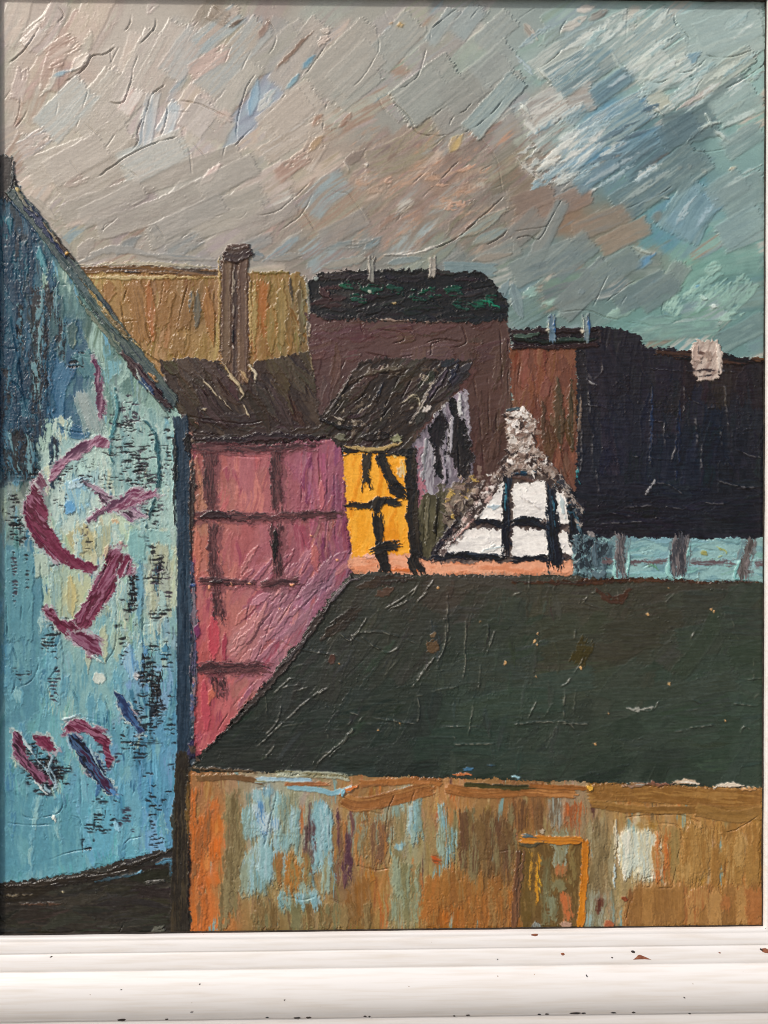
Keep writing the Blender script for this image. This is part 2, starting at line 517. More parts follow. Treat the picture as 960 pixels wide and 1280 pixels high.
scumble([SKY], sky, 200, sky_ang, (15, 50), (4, 14), jit=8, th=.2, edge=.1, end=.1, dry=(.42, .6), a=.8, box=(420, 160, 720, 330), soft=.5,
        tint=[(196, 148, 120), (180, 156, 138), (132, 112, 102), (160, 160, 155)], tintp=.7)


def sk(path, w, *cols, **k):
    k.setdefault("clip", (LAB == SKY).astype(np.float32)); k.setdefault("th", .6); k.setdefault("edge", .2); k.setdefault("end", .8); k.setdefault("soft", .6 if k.get("dry", 0) or (w if not isinstance(w, tuple) else w[0]) < 13 else .9); k.setdefault("rag", .5)
    if not k.get("dry"): k.setdefault("a", .9)
    x_ = P(path)[0][0]
    cols = [np.array(c, np.float32) * .84 + np.mean(c) * .16 + 4 + 10 * max(0, 1 - x_ / 520.) for c in cols]
    stroke(path, w, cols, **k)


drag([SKY], 36, 6, .4)
g1, g2, g3 = (176, 168, 154), (170, 160, 146), (180, 174, 162)
sk("35,218 110,190 160,160", 42, (170, 160, 146), (176, 167, 153), (164, 153, 139))
sk("75,245 150,205 178,180", 34, (166, 157, 143), (158, 148, 134), (172, 163, 150))
sk("95,165 150,95", 44, g1, g2, g3)
sk("55,165 110,110", 46, (172, 170, 160), (165, 172, 168), (178, 170, 158))
sk("130,150 172,105", 46, g2, (174, 165, 152), (180, 170, 158))
sk("150,128 195,40", 30, (176, 168, 156), (182, 170, 160), (170, 162, 150))
sk("172,128 210,60 226,30", 34, g1, (182, 168, 156), g3)
sk("210,95 250,40", 36, (180, 170, 160), (170, 172, 168), (178, 165, 155))
sk("245,60 300,15", 30, (168, 168, 160), (150, 165, 168), (176, 160, 146))
sk("255,115 330,30", 36, (172, 168, 156), (160, 165, 162), (170, 160, 146))
sk("270,150 320,80", 26, (168, 164, 150), (178, 172, 160))
sk("152,212 232,180", 44, (176, 173, 160), (164, 172, 168), (180, 172, 160))
sk("75,270 140,245 300,190", 26, (158, 150, 138), (150, 142, 130), (166, 158, 146))
sk("120,288 200,262 320,205", 30, (160, 153, 141), (152, 146, 135), (144, 136, 126), (166, 160, 148))
sk("185,300 330,240", 30, (156, 150, 138), (146, 142, 132), (164, 157, 145))
sk("240,290 330,262", 24, (166, 158, 145), (158, 152, 140))
sk("60,72 95,50", 26, (150, 116, 100), (176, 150, 134), (186, 165, 150), edge=.2, dry=.34)
sk("60,85 85,75", 10, (140, 100, 84), (180, 150, 135), dry=.45)
sk("88,90 112,66", 12, (206, 190, 174), (220, 208, 195), th=1.2, edge=1.0)
sk("66,95 92,88", 7, (130, 165, 182), (190, 195, 192), dry=.4)
sk("154,142 172,112", 20, (205, 190, 180), (214, 205, 196), (196, 160, 150), edge=.3)
sk("180,182 192,118", 18, (160, 176, 184), (190, 186, 180), (140, 165, 180), edge=.9)
sk("203,168 222,130", 20, (206, 188, 180), (165, 182, 190), (210, 202, 196), edge=.9)
sk("235,165 262,128", 36, (176, 166, 156), (190, 180, 172), (168, 158, 150), edge=.4)
sk("238,92 285,62", 22, (192, 166, 154), (182, 158, 146), (170, 168, 162), dry=.3)
sk("270,140 292,150", 16, (190, 165, 152), (200, 180, 168), dry=.4)
sk("312,145 322,100", 13, (112, 158, 188), (140, 172, 190), edge=.6)
sk("250,232 276,205", 11, (218, 198, 188), (200, 170, 160), dry=.3, th=1.2)
sk("30,60 55,35", 20, (190, 176, 165), (176, 160, 146), (196, 184, 175))
sk("20,125 30,85", 18, (186, 172, 160), (170, 150, 140), dry=.3)
sk("25,190 60,168", 24, (182, 170, 160), (172, 154, 142), (160, 160, 160), dry=.35)
sk("80,232 115,218", 14, (152, 128, 116), (168, 152, 140), dry=.45, a=.8)
sk("150,258 195,235", 16, (132, 122, 112), (150, 142, 132), dry=.5, a=.8)
sk("190,292 240,270", 22, (126, 124, 118), (150, 146, 138), dry=.42, a=.8)
sk("145,318 175,295", 14, (120, 126, 126), (140, 140, 136))
sk("210,318 250,296", 22, (132, 136, 134), (146, 142, 134), dry=.3)
sk("262,14 284,24", 20, (126, 110, 92), (150, 135, 118), (165, 155, 145), th=1., dry=.3)
sk("286,34 305,24", 6, (92, 70, 54), (120, 98, 80), th=1.2)
# middle
sk("346,108 402,28", 32, (170, 160, 148), (176, 166, 154), (160, 154, 144))
sk("344,88 392,38", 6, (128, 98, 80), (160, 136, 118), edge=.6, rag=.6)
sk("323,48 336,28", 9, (140, 112, 98), (170, 150, 135))
sk("378,86 392,70", 9, (90, 146, 176), (120, 160, 176)); sk("358,112 374,92", 7, (96, 148, 176), (120, 160, 172))
sk("322,140 345,110", 14, (150, 178, 182), (190, 192, 186), dry=.35)
sk("395,112 470,38", 52, (166, 162, 150), (162, 158, 147), (170, 164, 152))
sk("470,80 520,25", 40, (160, 162, 153), (156, 160, 153), (166, 166, 156))
sk("420,130 470,88", 30, (164, 160, 148), (158, 160, 150))
sk("330,165 395,115", 44, (178, 166, 150), (186, 176, 162), (172, 160, 146))
sk("330,195 400,150", 26, (182, 170, 156), (170, 156, 140), (190, 182, 172), dry=.25)
sk("500,140 572,88", 56, (156, 160, 151), (146, 151, 143), (160, 162, 153), th=1.1, edge=1.1, end=1.2)
sk("565,150 640,80", 50, (150, 150, 141), (143, 145, 137), (156, 158, 150), th=.9)
sk("545,160 600,128", 30, (146, 145, 137), (152, 150, 142))
sk("588,166 648,98", 30, (150, 168, 164), (140, 160, 160), (158, 172, 166), th=1.0, edge=1.)
sk("536,55 568,12", 18, (156, 168, 166), (140, 152, 152), (166, 172, 166)); sk("570,45 600,8", 26, (154, 166, 164), (146, 160, 160))
sk("600,60 640,20", 30, (158, 165, 158), (150, 160, 156))
sk("562,190 576,168", 15, (196, 166, 104), (184, 158, 110), (170, 150, 125), dry=.2)
dab(500, 31, 10, 5, [(206, 170, 110), (190, 150, 90)]); dab(489, 29, 5, 3, [(180, 140, 100)])
sk("378,210 400,175", 26, (190, 174, 158), (170, 150, 132), (196, 184, 170), dry=.3)
sk("345,222 385,192", 20, (176, 146, 130), (160, 128, 112), (186, 164, 148), dry=.35)
sk("385,190 404,168", 10, (182, 152, 112), (170, 140, 110), dry=.35)
sk("392,158 402,140", 10, (160, 122, 100), (180, 160, 140), dry=.4); sk("424,160 440,140", 9, (152, 112, 92), (176, 150, 132), dry=.45)
dab(405, 50, 18, 10, [(206, 190, 178)], ang=35, dry=.4); dab(408, 38, 14, 7, [(204, 192, 180)], ang=10, dry=.4)
sk("430,205 455,188", 14, (128, 114, 104), (138, 122, 110))
sk("430,200 437,215", 3.5, (215, 205, 192), th=1.2); dab(458, 206, 4, 4, [(220, 216, 208)])
for q in [(478, 232, 40), (520, 222, 46), (556, 215, 50), (590, 232, 40), (560, 250, 44), (608, 215, 24), (460, 222, 34), (530, 205, 40), (585, 262, 30)]:
    sk([(q[0] - q[2] / 2, q[1] + 8), (q[0] + q[2] / 2, q[1] - 6)], 16, (190, 146, 116), (176, 148, 126), dry=.56, th=.2, edge=.1, end=.1)
sk("574,297 634,262", 16, (112, 84, 68), (150, 142, 122), (142, 156, 148), (120, 98, 84), edge=.9)
sk("590,305 634,285", 14, (130, 148, 146), (150, 150, 135))
sk("480,318 520,316 560,302", 4, (226, 222, 212), (200, 194, 184), th=1.6, dry=.25)
sk("455,312 478,296", 10, (112, 132, 138), (130, 138, 136), dry=.3); sk("400,312 470,300", 10, (116, 130, 132), (140, 138, 130), dry=.35)
# right
cl = (200, 208, 198)
sk("668,90 712,60 790,22", 30, (170, 180, 172), (190, 198, 190), (150, 165, 160), (130, 150, 152))
sk("688,108 740,78 778,52", 44, (122, 142, 144), (150, 164, 160), (112, 134, 138), (164, 176, 170), th=1., edge=.6)
sk("672,85 688,102", 6, cl, (216, 220, 212), th=1.6, dry=.2)
sk("738,126 792,88", 22, (104, 130, 138), (122, 150, 160), (90, 120, 130))
sk("776,78 842,24", 46, (166, 181, 174), (140, 166, 168), (180, 190, 180), (130, 155, 160), th=.9)
sk("764,62 776,85 792,92", 5, (200, 212, 204), (170, 190, 186), th=1.4, dry=.25)
sk("800,92 838,84 868,64", 44, (184, 192, 180), (152, 172, 168), (170, 184, 174), th=1.1, edge=1.0)
sk("815,102 835,100 850,88", 8, (205, 210, 198), (185, 195, 185), th=1.6, edge=1.)
sk("852,48 955,12", 60, (158, 181, 177), (150, 173, 170), (166, 186, 181), (146, 168, 168), th=.9)
sk("866,74 955,45", 34, (156, 178, 174), (164, 184, 178))
sk("872,112 940,66", 26, (152, 170, 160), (172, 182, 170), (140, 160, 154), th=1.2, edge=1.)
sk("846,88 876,64", 15, (122, 162, 182), (152, 178, 182), (110, 150, 170), th=.9)
sk("806,110 862,92", 24, (140, 160, 156), (124, 146, 146), (154, 172, 166))
sk("822,140 900,86", 18, (122, 142, 142), (150, 166, 160), (170, 182, 172))
sk("845,138 905,100", 7, (196, 180, 174), (176, 168, 160), (206, 196, 188), dry=.3)
sk("862,142 938,86", 10, (100, 122, 122), (118, 138, 136), th=1.2)
sk("812,132 835,120", 24, (184, 188, 168), (170, 180, 166), (196, 200, 182))
sk("812,128 830,145", 4, (215, 222, 212), th=1.6)
sk("660,152 690,130 740,118", 40, (166, 156, 145), (182, 186, 180), (152, 146, 140), (190, 196, 190))
sk("650,128 664,148", 5, cl, (180, 186, 180), th=1.5, dry=.25)
sk("665,180 700,150", 26, (185, 196, 190), (160, 176, 176), (150, 140, 130), dry=.3, th=1.1)
sk("690,218 740,170 812,128", 42, (196, 200, 190), (140, 168, 180), (104, 142, 164), (186, 194, 188), (110, 142, 156), (176, 190, 186), (120, 146, 156), th=.9, groove=.5)
sk("672,215 735,160", 14, (190, 198, 190), (170, 160, 146), (205, 210, 202), dry=.2)
sk("755,150 806,124", 16, (92, 140, 170), (130, 162, 176), (100, 140, 160))
sk("700,214 770,182", 14, (84, 136, 166), (110, 150, 170), dry=.2)
sk("722,228 832,165", 26, (92, 134, 158), (112, 146, 158), (84, 118, 136), groove=.9)
sk("700,238 760,205 800,186", 12, (134, 122, 110), (102, 128, 138), (150, 150, 142), dry=.2)
sk("780,205 825,178", 7, (100, 92, 86), (110, 120, 122), dry=.25); sk("792,215 838,190", 6, (96, 86, 80), (112, 122, 122), dry=.25)
sk("768,262 820,230 872,190", 38, (112, 132, 132), (96, 121, 125), (122, 142, 140), th=.9)
sk("830,165 895,148", 44, (92, 116, 121), (102, 127, 128), (84, 106, 112))
sk("858,178 880,158 905,152", 6, (205, 218, 208), (150, 175, 172), th=2., dry=.3); sk("893,162 912,178", 5, (220, 230, 222), th=2., dry=.2)
sk("882,140 890,158", 6, (170, 190, 184), th=1.6); sk("908,140 925,128 922,138", 5, (160, 182, 178), th=1.6); sk("908,182 955,152", 14, (122, 146, 146), (150, 172, 166), dry=.25)
sk("900,152 955,126", 22, (150, 176, 170), (140, 164, 160))
sk("836,156 850,174", 3, (215, 225, 218), th=1.4)
sk("642,192 664,214 690,234", (5, 9), (212, 212, 202), (196, 200, 192), (170, 160, 148), th=1.4, dry=.36, rag=1.4)
for x_, y_ in [(646, 194), (654, 202), (662, 210), (670, 217), (678, 224), (686, 230), (694, 232), (702, 229), (690, 224), (672, 208)]:
    sk([(x_, y_), (x_ + rng.uniform(14, 34), y_ - rng.uniform(10, 22))], rng.uniform(4, 9), (214, 216, 206), (176, 186, 182), dry=.34, th=.8, rag=1.3)
sk("735,242 748,234", 5, (222, 232, 228), th=1.5); 
sk("646,285 690,262 738,240", 28, (144, 120, 104), (136, 118, 106), (150, 128, 112), (140, 134, 126))
sk("642,258 692,240", 26, (138, 118, 104), (130, 112, 100)); sk("716,292 792,262", 26, (146, 124, 106), (138, 126, 110), (130, 126, 118))
sk("750,310 812,280", 26, (142, 128, 110), (150, 132, 112), (130, 130, 120))
sk("664,332 704,252", 20, (136, 140, 134), (122, 132, 130)); sk("640,345 720,312", 34, (118, 133, 131), (126, 138, 134), (108, 124, 126))
sk("846,296 864,262 884,235", 58, (112, 152, 170), (126, 160, 168), (98, 132, 140), (136, 166, 168), th=.9, groove=.8)
sk("842,282 850,268", 20, (110, 160, 190), (100, 146, 170), dry=.3); sk("885,260 905,248", 20, (120, 165, 185), (110, 150, 165), dry=.2)
sk("902,258 958,228", 40, (130, 154, 152), (122, 146, 146), (138, 162, 158)); sk("900,300 958,275", 40, (126, 154, 156), (132, 160, 158))
sk("796,258 820,245 838,232", 4, (212, 218, 208), th=1.5, dry=.2); sk("825,246 838,248", 4, (210, 220, 212), th=1.4)
for x, y, w in [(880, 213, 9), (915, 211, 9), (850, 210, 8), (862, 208, 6)]: dab(x, y, w, 6, [(214, 198, 168), (190, 180, 160)], ang=20, dry=.2)
sk("825,262 818,280", 12, (108, 124, 124), (120, 126, 120)); sk("790,308 815,318", 6, (170, 186, 172), (186, 196, 182), th=1.4, dry=.3)
sk("795,336 818,318", 13, (92, 142, 176), (120, 152, 160), (110, 140, 150), dry=.25)
dab(819, 353, 10, 5, [(62, 122, 196)], ang=-10); dab(870, 359, 11, 6, [(66, 126, 196), (120, 180, 210)], ang=15); dab(727, 364, 10, 6, [(90, 136, 180)], ang=40)
mint = (156, 196, 180)
sk("838,392 850,372", 22, mint, (130, 172, 162), dry=.45); sk("862,380 905,342", 30, mint, (130, 175, 164), (120, 160, 152), dry=.42)
sk("880,340 905,330", 16, mint, (140, 180, 168), dry=.4); sk("905,385 938,350", 30, (138, 180, 166), (120, 152, 146), dry=.4); sk("896,400 930,392", 10, mint, dry=.4)
dab(892, 384, 10, 5, [(226, 238, 232)], ang=-10, th=1.5); dab(880, 372, 6, 12, [(200, 225, 215)], ang=60, th=1.3, dry=.2)
sk("654,368 676,362", 12, mint, (130, 168, 160), dry=.3); sk("758,396 795,386", 14, (150, 186, 170), (128, 160, 150), dry=.25)
sk("678,380 700,376", 7, mint, dry=.3); sk("690,398 740,378", 9, (150, 180, 168), (130, 150, 145))
sk("790,418 830,415 900,408", 22, (124, 168, 156), (108, 142, 138), (140, 180, 168)); sk("800,402 850,398", 14, (106, 138, 136), (120, 160, 150))
sk("900,430 958,400", 28, (112, 140, 138), (104, 132, 132), (122, 150, 146)); sk("700,392 762,332", 34, (120, 133, 130), (112, 126, 126))
sk("770,382 832,350", 30, (102, 123, 125), (110, 130, 128)); sk("830,365 855,330", 26, (118, 134, 132), (130, 150, 142))
drag([SKY], 36, 4, .35)
tw, tg, tb, tn = (206, 214, 206), (150, 172, 168), (112, 146, 158), (96, 122, 130)
for p_, w, c in [("692,110 742,74", 40, [tn, tg, tb, tw, tn]), ("735,70 785,30", 36, [tw, tg, (160, 180, 176), tb]), ("742,124 785,92", 26, [tn, tb, (90, 120, 136)]), ("790,95 830,62", 34, [tw, tg, tw, (140, 164, 166)]), ("818,104 862,76", 30, [tg, tw, (170, 188, 178)]),
                 ("668,152 708,126", 30, [(170, 160, 150), tw, (150, 150, 146)]), ("672,186 716,154", 24, [tw, tg, (160, 150, 140)]), ("706,204 756,164", 34, [tw, (130, 164, 182), tg, tb]), ("752,172 806,136", 34, [(104, 142, 160), (124, 156, 164), tg, (98, 132, 146)]),
                 ("720,236 770,200", 24, [(104, 136, 152), tb, (140, 150, 146)]), ("776,216 826,176", 34, [tn, (84, 110, 120), tb]), ("826,178 872,150", 34, [(92, 116, 122), tn, (80, 104, 112)]), ("780,262 836,222", 36, [(110, 134, 134), tn, (124, 144, 140)]),
                 ("838,232 886,196", 32, [(112, 136, 136), (100, 124, 128), tg]), ("846,292 882,246", 44, [tb, (120, 156, 166), (100, 134, 146)]), ("886,250 930,222", 34, [(126, 150, 150), (140, 164, 160)]), ("890,140 940,106", 26, [tg, (160, 182, 174), (134, 158, 156)]),
                 ("905,190 952,160", 30, [(132, 156, 154), (120, 146, 146), tg]), ("872,52 950,22", 46, [(160, 182, 178), (150, 174, 172), (170, 190, 184)]), ("900,300 952,268", 36, [(124, 152, 154), (134, 162, 160)]), ("690,340 740,300", 36, [(120, 136, 134), (112, 128, 130), (132, 144, 138)]),
                 ("744,352 796,318", 32, [(112, 130, 130), (122, 138, 132)]), ("800,382 846,350", 30, [(106, 126, 128), (116, 134, 132)]), ("600,330 650,306", 26, [(128, 138, 134), (138, 140, 132)]), ("640,300 676,268", 30, [(136, 128, 118), (126, 126, 120)]),
                 ("505,140 556,100", 46, [(158, 162, 154), (148, 153, 146), (164, 166, 158)]), ("556,132 604,96", 42, [(152, 154, 146), (144, 147, 140)]), ("596,100 642,62", 38, [(156, 164, 158), (148, 156, 152)]), ("420,110 470,62", 42, [(168, 164, 153), (162, 160, 150)]),
                 ("340,160 384,122", 36, [(182, 170, 156), (174, 162, 148)]), ("250,240 320,204", 30, [(168, 161, 150), (158, 152, 142)]), ("160,215 226,180", 40, [(180, 176, 165), (172, 174, 168), (184, 176, 165)]), ("60,220 130,180", 38, [(176, 166, 153), (168, 158, 146)]),
                 ("100,275 180,236", 28, [(164, 156, 145), (154, 147, 137)]), ("200,290 280,252", 28, [(156, 150, 141), (146, 142, 134)]), ("300,290 370,256", 26, [(156, 147, 137), (148, 140, 131)]), ("400,300 460,270", 26, [(146, 138, 128), (138, 134, 128)]), ("290,318 340,296", 18, [(128, 134, 134), (148, 144, 138)])]:
    sk(p_, w, *c, th=.6, edge=.12, end=.9, a=.8, soft=1.8, rag=.35)
drag([SKY], 36, 5, .45)
for p_, w, c, dr in [("700,66 745,40 785,12", 12, [(205, 212, 204), (176, 190, 186)], .34), ("690,98 730,70", 8, [(190, 200, 196), (150, 168, 168)], .36), ("745,60 790,20", 9, [(196, 208, 202)], .42),
                     ("700,205 760,158", 10, [(214, 216, 208), (180, 190, 188)], .3), ("680,200 725,168", 9, [(206, 210, 202)], .32), ("715,210 745,185", 6, [(196, 206, 204)], .34), ("790,85 850,40", 10, [(200, 212, 202)], .36),
                     ("805,100 860,72", 12, [(206, 212, 198), (186, 198, 188)], .3), ("880,105 935,70", 9, [(196, 208, 196)], .34), ("760,110 800,84", 6, [(170, 190, 196)], .36), ("815,40 836,12", 10, [(196, 210, 204)], .36), ("660,145 700,128", 9, [(200, 198, 190)], .34),
                     ("700,176 735,160", 10, [(190, 200, 198)], .34), ("730,232 800,190", 8, [(150, 170, 176), (120, 146, 156)], .36), ("775,255 850,205", 8, [(146, 164, 162)], .4), ("845,280 870,245", 10, [(160, 184, 190)], .38), ("870,285 895,250", 8, [(150, 180, 192)], .4),
                     ("900,160 950,135", 8, [(180, 200, 194)], .38), ("905,235 955,205", 8, [(160, 182, 178)], .42), ("655,150 672,170", 8, [(206, 208, 200)], .34), ("700,40 735,20", 12, [(196, 194, 184), (150, 150, 142)], .34), ("720,14 745,8", 10, [(210, 204, 194)], .3),
                     ("735,26 760,12", 10, [(110, 108, 104), (160, 160, 152)], .3), ("655,30 672,50", 10, [(150, 142, 130), (190, 182, 170)], .35), ("645,70 668,95", 8, [(170, 190, 196), (130, 160, 170)], .35), ("650,60 690,30", 10, [(170, 184, 184), (140, 165, 172)], .34)]:
    sk(p_, w, *c, dry=dr, soft=.8, th=.5)
for k in range(20):
    x_, y_ = rng.uniform(690, 940), rng.uniform(15, 130)
    l_ = rng.uniform(24, 60); sk([(x_ - l_ * .42, y_ + l_ * .3), (x_ + l_ * .42, y_ - l_ * .3)], rng.uniform(4, 13), (204, 214, 208), (166, 190, 188), (142, 174, 176), dry=.34, th=.5, soft=1.2, rag=.8)
for k in range(12):
    x_, y_ = rng.uniform(680, 830), rng.uniform(130, 225)
    l_ = rng.uniform(24, 60); sk([(x_ - l_ * .42, y_ + l_ * .3), (x_ + l_ * .42, y_ - l_ * .3)], rng.uniform(4, 12), [(206, 214, 208), (136, 166, 174), (120, 150, 160)][k % 3], (160, 184, 190), dry=.42, th=.4, soft=.8, rag=1.2)
drag([SKY], 36, 6, .55)
for p_ in ["742,180 800,150", "800,140 830,128", "770,178 815,160", "735,205 780,190"]: sk(p_, 7, (84, 108, 122), (104, 130, 142), dry=.36, soft=.8)
for p_ in ["575,215 600,200", "540,232 575,226", "480,228 500,222", "555,262 590,250"]: sk(p_, 9, (202, 156, 126), (186, 150, 128), dry=.5, soft=.5)
# just above the roofs
sk("640,352 652,400", 14, (124, 146, 148), (112, 132, 136)); sk("400,335 460,322", 12, (128, 138, 134), (146, 142, 130)); sk("480,330 530,322", 10, (120, 136, 136), (140, 140, 132))
sk("555,335 620,338", 18, (112, 136, 140), (124, 146, 146)); sk("625,372 636,350", 12, (122, 144, 148), (108, 130, 136))
sk("590,325 640,318", 10, (140, 134, 122), (150, 140, 126)); sk("335,325 380,318", 10, (120, 132, 134), (140, 136, 128)); sk("312,318 330,322", 12, (100, 118, 128), (130, 132, 130))
sk("95,330 140,312 200,320", 10, (150, 146, 138), (140, 138, 132)); sk("175,318 270,325", 8, (120, 128, 130), (144, 140, 132))
sk("35,245 70,275", 14, (150, 142, 128), (166, 156, 142)); sk("60,285 92,325", 16, (138, 132, 120), (150, 142, 130)); sk("95,322 120,296", 16, (160, 150, 138), (146, 138, 128))
# raised paint edges and creases in the sky
Z *= .68 + .27 * sstep(300, 560, XX)
for pth, h in [("195,20 193,35 183,47 175,57 172,70 167,85 163,105 156,125 148,129 135,127", 2.4), ("227,72 217,80 208,103 190,118 183,140 172,163 172,177 160,195", 3.0),
               ("165,15 163,28 155,40 145,52 138,58", 2.4), ("146,58 130,68 115,70 108,82 98,92 80,103", 2.6), ("223,170 190,180 160,195 120,222", 2.6),
               ("320,155 300,175 288,190", 2.8), ("296,175 296,155 302,130 308,110 320,92", 2.6), ("210,130 207,150 200,172", 2.6), ("180,185 178,165 184,135", 1.8),
               ("223,125 240,128 255,133 285,147", 2.2), ("265,8 280,20 293,35", 2.2), ("290,40 289,58 280,80", 1.6), ("50,33 32,60 10,80", 2.2), ("110,110 103,140 95,160", 1.8),
               ("72,8 80,20 73,28 82,30", 2.), ("225,170 237,190 240,220", 1.6), ("240,178 258,198", 1.8), ("125,290 150,270", 1.8), ("147,205 175,222", 1.6), ("250,25 240,35", 1.6),
               ("150,57 140,75 135,82", 1.4), ("45,115 30,145 18,162", 1.8), ("26,110 24,140 17,160", 1.6), ("5,125 15,110", 1.6), ("100,148 135,180", 1.), ("315,62 300,90", 1.4),
               ("410,124 405,145 403,165", 2.2), ("332,22 342,35 345,52 335,70", 1.8), ("322,153 345,132 358,116", 2.2), ("408,55 395,75 380,95", 1.6), ("470,40 474,60 455,95 440,110", 1.4),
               ("478,115 512,148 520,165 545,170 562,168", 2.2), ("498,112 520,98 532,65 530,45", 2.0), ("562,160 566,148 582,138 595,122", 2.2), ("642,104 625,130 600,155 578,166", 2.8),
               ("558,22 540,36 538,52", 2.), ("585,26 600,8", 2.2), ("540,35 575,8", 1.6), ("600,255 545,220 520,210", .9), ("555,195 510,235", 1.6), ("575,200 525,250", 1.8),
               ("632,244 605,268 572,297 540,310 500,318", 2.6), ("630,275 632,290 610,305 592,308", 2.2), ("595,165 620,200 628,240", 1.2), ("600,105 612,140", .8),
               ("668,88 690,75 704,60", 2.), ("704,60 700,40 710,22", 1.8), ("785,5 782,45 780,58", 1.8), ("870,62 885,70 912,72 945,62", 2.4), ("956,58 955,80 930,98 905,112", 2.4),
               ("845,88 850,92 868,88 884,72", 2.4), ("806,102 825,104 838,98", 2.2), ("843,15 845,30 860,45 862,52", 2.2), ("640,300 660,295 675,298 690,270 704,248", 2.), ("690,282 640,290", 1.2),
               ("780,262 820,245 842,232", 1.8), ("850,186 880,190 910,186", 1.8), ("740,385 760,345 765,332", 1.6), ("755,380 780,360 800,348", 1.6), ("775,383 790,358", 1.4),
               ("590,10 640,60", .8), ("405,130 398,120", 1.), ("320,270 350,262 390,225", 1.6), ("330,300 375,270 392,240", 1.3), ("378,262 395,290", 1.6), ("440,245 460,280", 1.5),
               ("415,235 420,240 435,242 445,255", 1.4), ("700,390 735,388 760,398 800,402", 1.8), ("830,375 830,395 870,398", 1.4), ("780,402 830,410", 1.4)]:
    ridge(pth, h * .9, 1.1, 4.0, side=1 if rng.random() < .7 else -1)
for k in range(70):                                            # shorter creases along the knife's way
    x, y = rng.uniform(0, 955), rng.uniform(5, 400)
    an = math.radians(sky_ang(x, y) + (rng.normal() * 14 if rng.random() < .7 else 90 + rng.normal() * 15)); l = rng.uniform(8, 34)
    dx, dy = math.cos(an) * l / 2, -math.sin(an) * l / 2
    ridge([(x - dx, y - dy), (x + rng.normal() * 2, y + rng.normal() * 2), (x + dx, y + dy)], rng.uniform(.4, 1.2), 1.0, 3.5, side=rng.choice([-1, 1]))

# ---- ochre house with its chimney
OCH = part("ochre_house", "ochre painted house with flat top under the sky")
fill("96,340 275,338 312,340 372,340 383,350 385,385 384,430 392,470 398,505 200,470 130,400", [(176, 146, 92), (160, 128, 78), (186, 158, 104)], OCH, edge=.8)
och = field([(110, 350, 182, 152, 98), (180, 370, 158, 118, 74), (160, 420, 172, 142, 92), (200, 390, 150, 112, 70), (240, 390, 142, 112, 76), (262, 430, 176, 146, 96), (225, 430, 158, 124, 78),
             (340, 370, 152, 124, 76), (325, 400, 164, 108, 60), (370, 380, 134, 118, 78), (350, 430, 150, 124, 78), (375, 440, 126, 104, 72), (380, 480, 104, 84, 62)])
och.F[:] = och.F * np.array([.93, .92, .92])
field_fill(och, LAB == OCH)
scumble([OCH], och, 130, 88, (24, 60), (6, 15), jit=8, th=.5, edge=.7, end=.6)
on = dict(only=[OCH])
for p_, w, c in [("135,350 137,378", 16, [(160, 118, 74), (172, 130, 84)]), ("165,352 172,380 178,430", 22, [(152, 112, 68), (164, 122, 76), (140, 104, 66)]), ("185,352 192,425", 14, [(172, 112, 68), (160, 118, 74)]),
                 ("192,385 190,425", 10, [(186, 118, 74), (170, 120, 80)]), ("212,365 200,410", 18, [(166, 128, 82), (152, 112, 70)]), ("236,365 228,412", 18, [(140, 104, 66), (154, 118, 76)]),
                 ("247,362 246,415", 9, [(98, 98, 92), (120, 110, 92)]), ("240,362 238,390", 7, [(112, 116, 116), (140, 118, 84)]), ("258,360 266,428", 14, [(164, 118, 70), (150, 104, 62)]), ("224,420 222,445", 18, [(150, 116, 74)]),
                 ("155,395 160,420", 14, [(150, 116, 72)]), ("330,352 322,410", 20, [(170, 108, 58), (156, 118, 70)]), ("352,350 352,440", 14, [(142, 122, 78), (160, 134, 84)]), ("362,345 366,380", 5, [(74, 66, 56)]),
                 ("375,352 378,430", 10, [(128, 122, 92), (112, 96, 70)]), ("318,350 318,440", 8, [(168, 144, 92)]), ("340,380 338,440", 16, [(158, 122, 70), (150, 130, 82)]), ("362,385 362,445", 10, [(150, 112, 66), (126, 104, 66)])]:
    stroke(p_, w, [tuple(v * .93 for v in q) for q in c], th=.8, edge=.8, end=.7, soft=.8, **on)
stroke("98,332 180,330 272,334", 5, [(168, 160, 140), (186, 172, 140)], th=1.2)
CORN = part("cornice", None, OCH)
stroke("98,338 180,337 274,341", 9, [(72, 58, 48), (118, 86, 54), (58, 48, 44)], th=.9, lab=CORN, groove=1.)
stroke("105,347 272,347", 5, [(190, 170, 126), (168, 142, 92)], th=1.1, dry=.2, **on); stroke("314,340 372,340", 5, [(150, 134, 84), (120, 104, 62)], th=.8, **on)
for p_ in ["160,358 155,380 162,400 185,430", "183,390 183,410 190,428", "205,355 198,395", "235,355 224,395 222,412", "268,360 270,430", "128,352 130,370", "150,375 160,430"]:
    ridge(p_, 2.0, 1.2, 4)
CHIM = part("chimney", "tall brown chimney rising past the ochre house", OCH)
fill("276,318 311,318 312,400 313,480 300,482 276,456", [(104, 82, 68), (92, 72, 62), (116, 94, 76)], CHIM, edge=1.2, th=1.2)
stroke("284,325 283,455", 11, [(112, 92, 74), (98, 78, 66)], lab=CHIM, edge=.9); stroke("304,322 304,475", 11, [(96, 76, 66), (110, 88, 72)], lab=CHIM, edge=.9)
stroke("294,326 293,470", 6, [(70, 56, 52), (84, 68, 60)], lab=CHIM, th=.1); stroke("293,328 291,430", 2.5, [(150, 138, 122), (60, 46, 46)], dry=.4, th=.8, only=[CHIM])
stroke("292,410 292,432", 4, [(40, 28, 34)], th=.2, only=[CHIM]); dab(292, 434, 4, 4, [(210, 200, 190)])
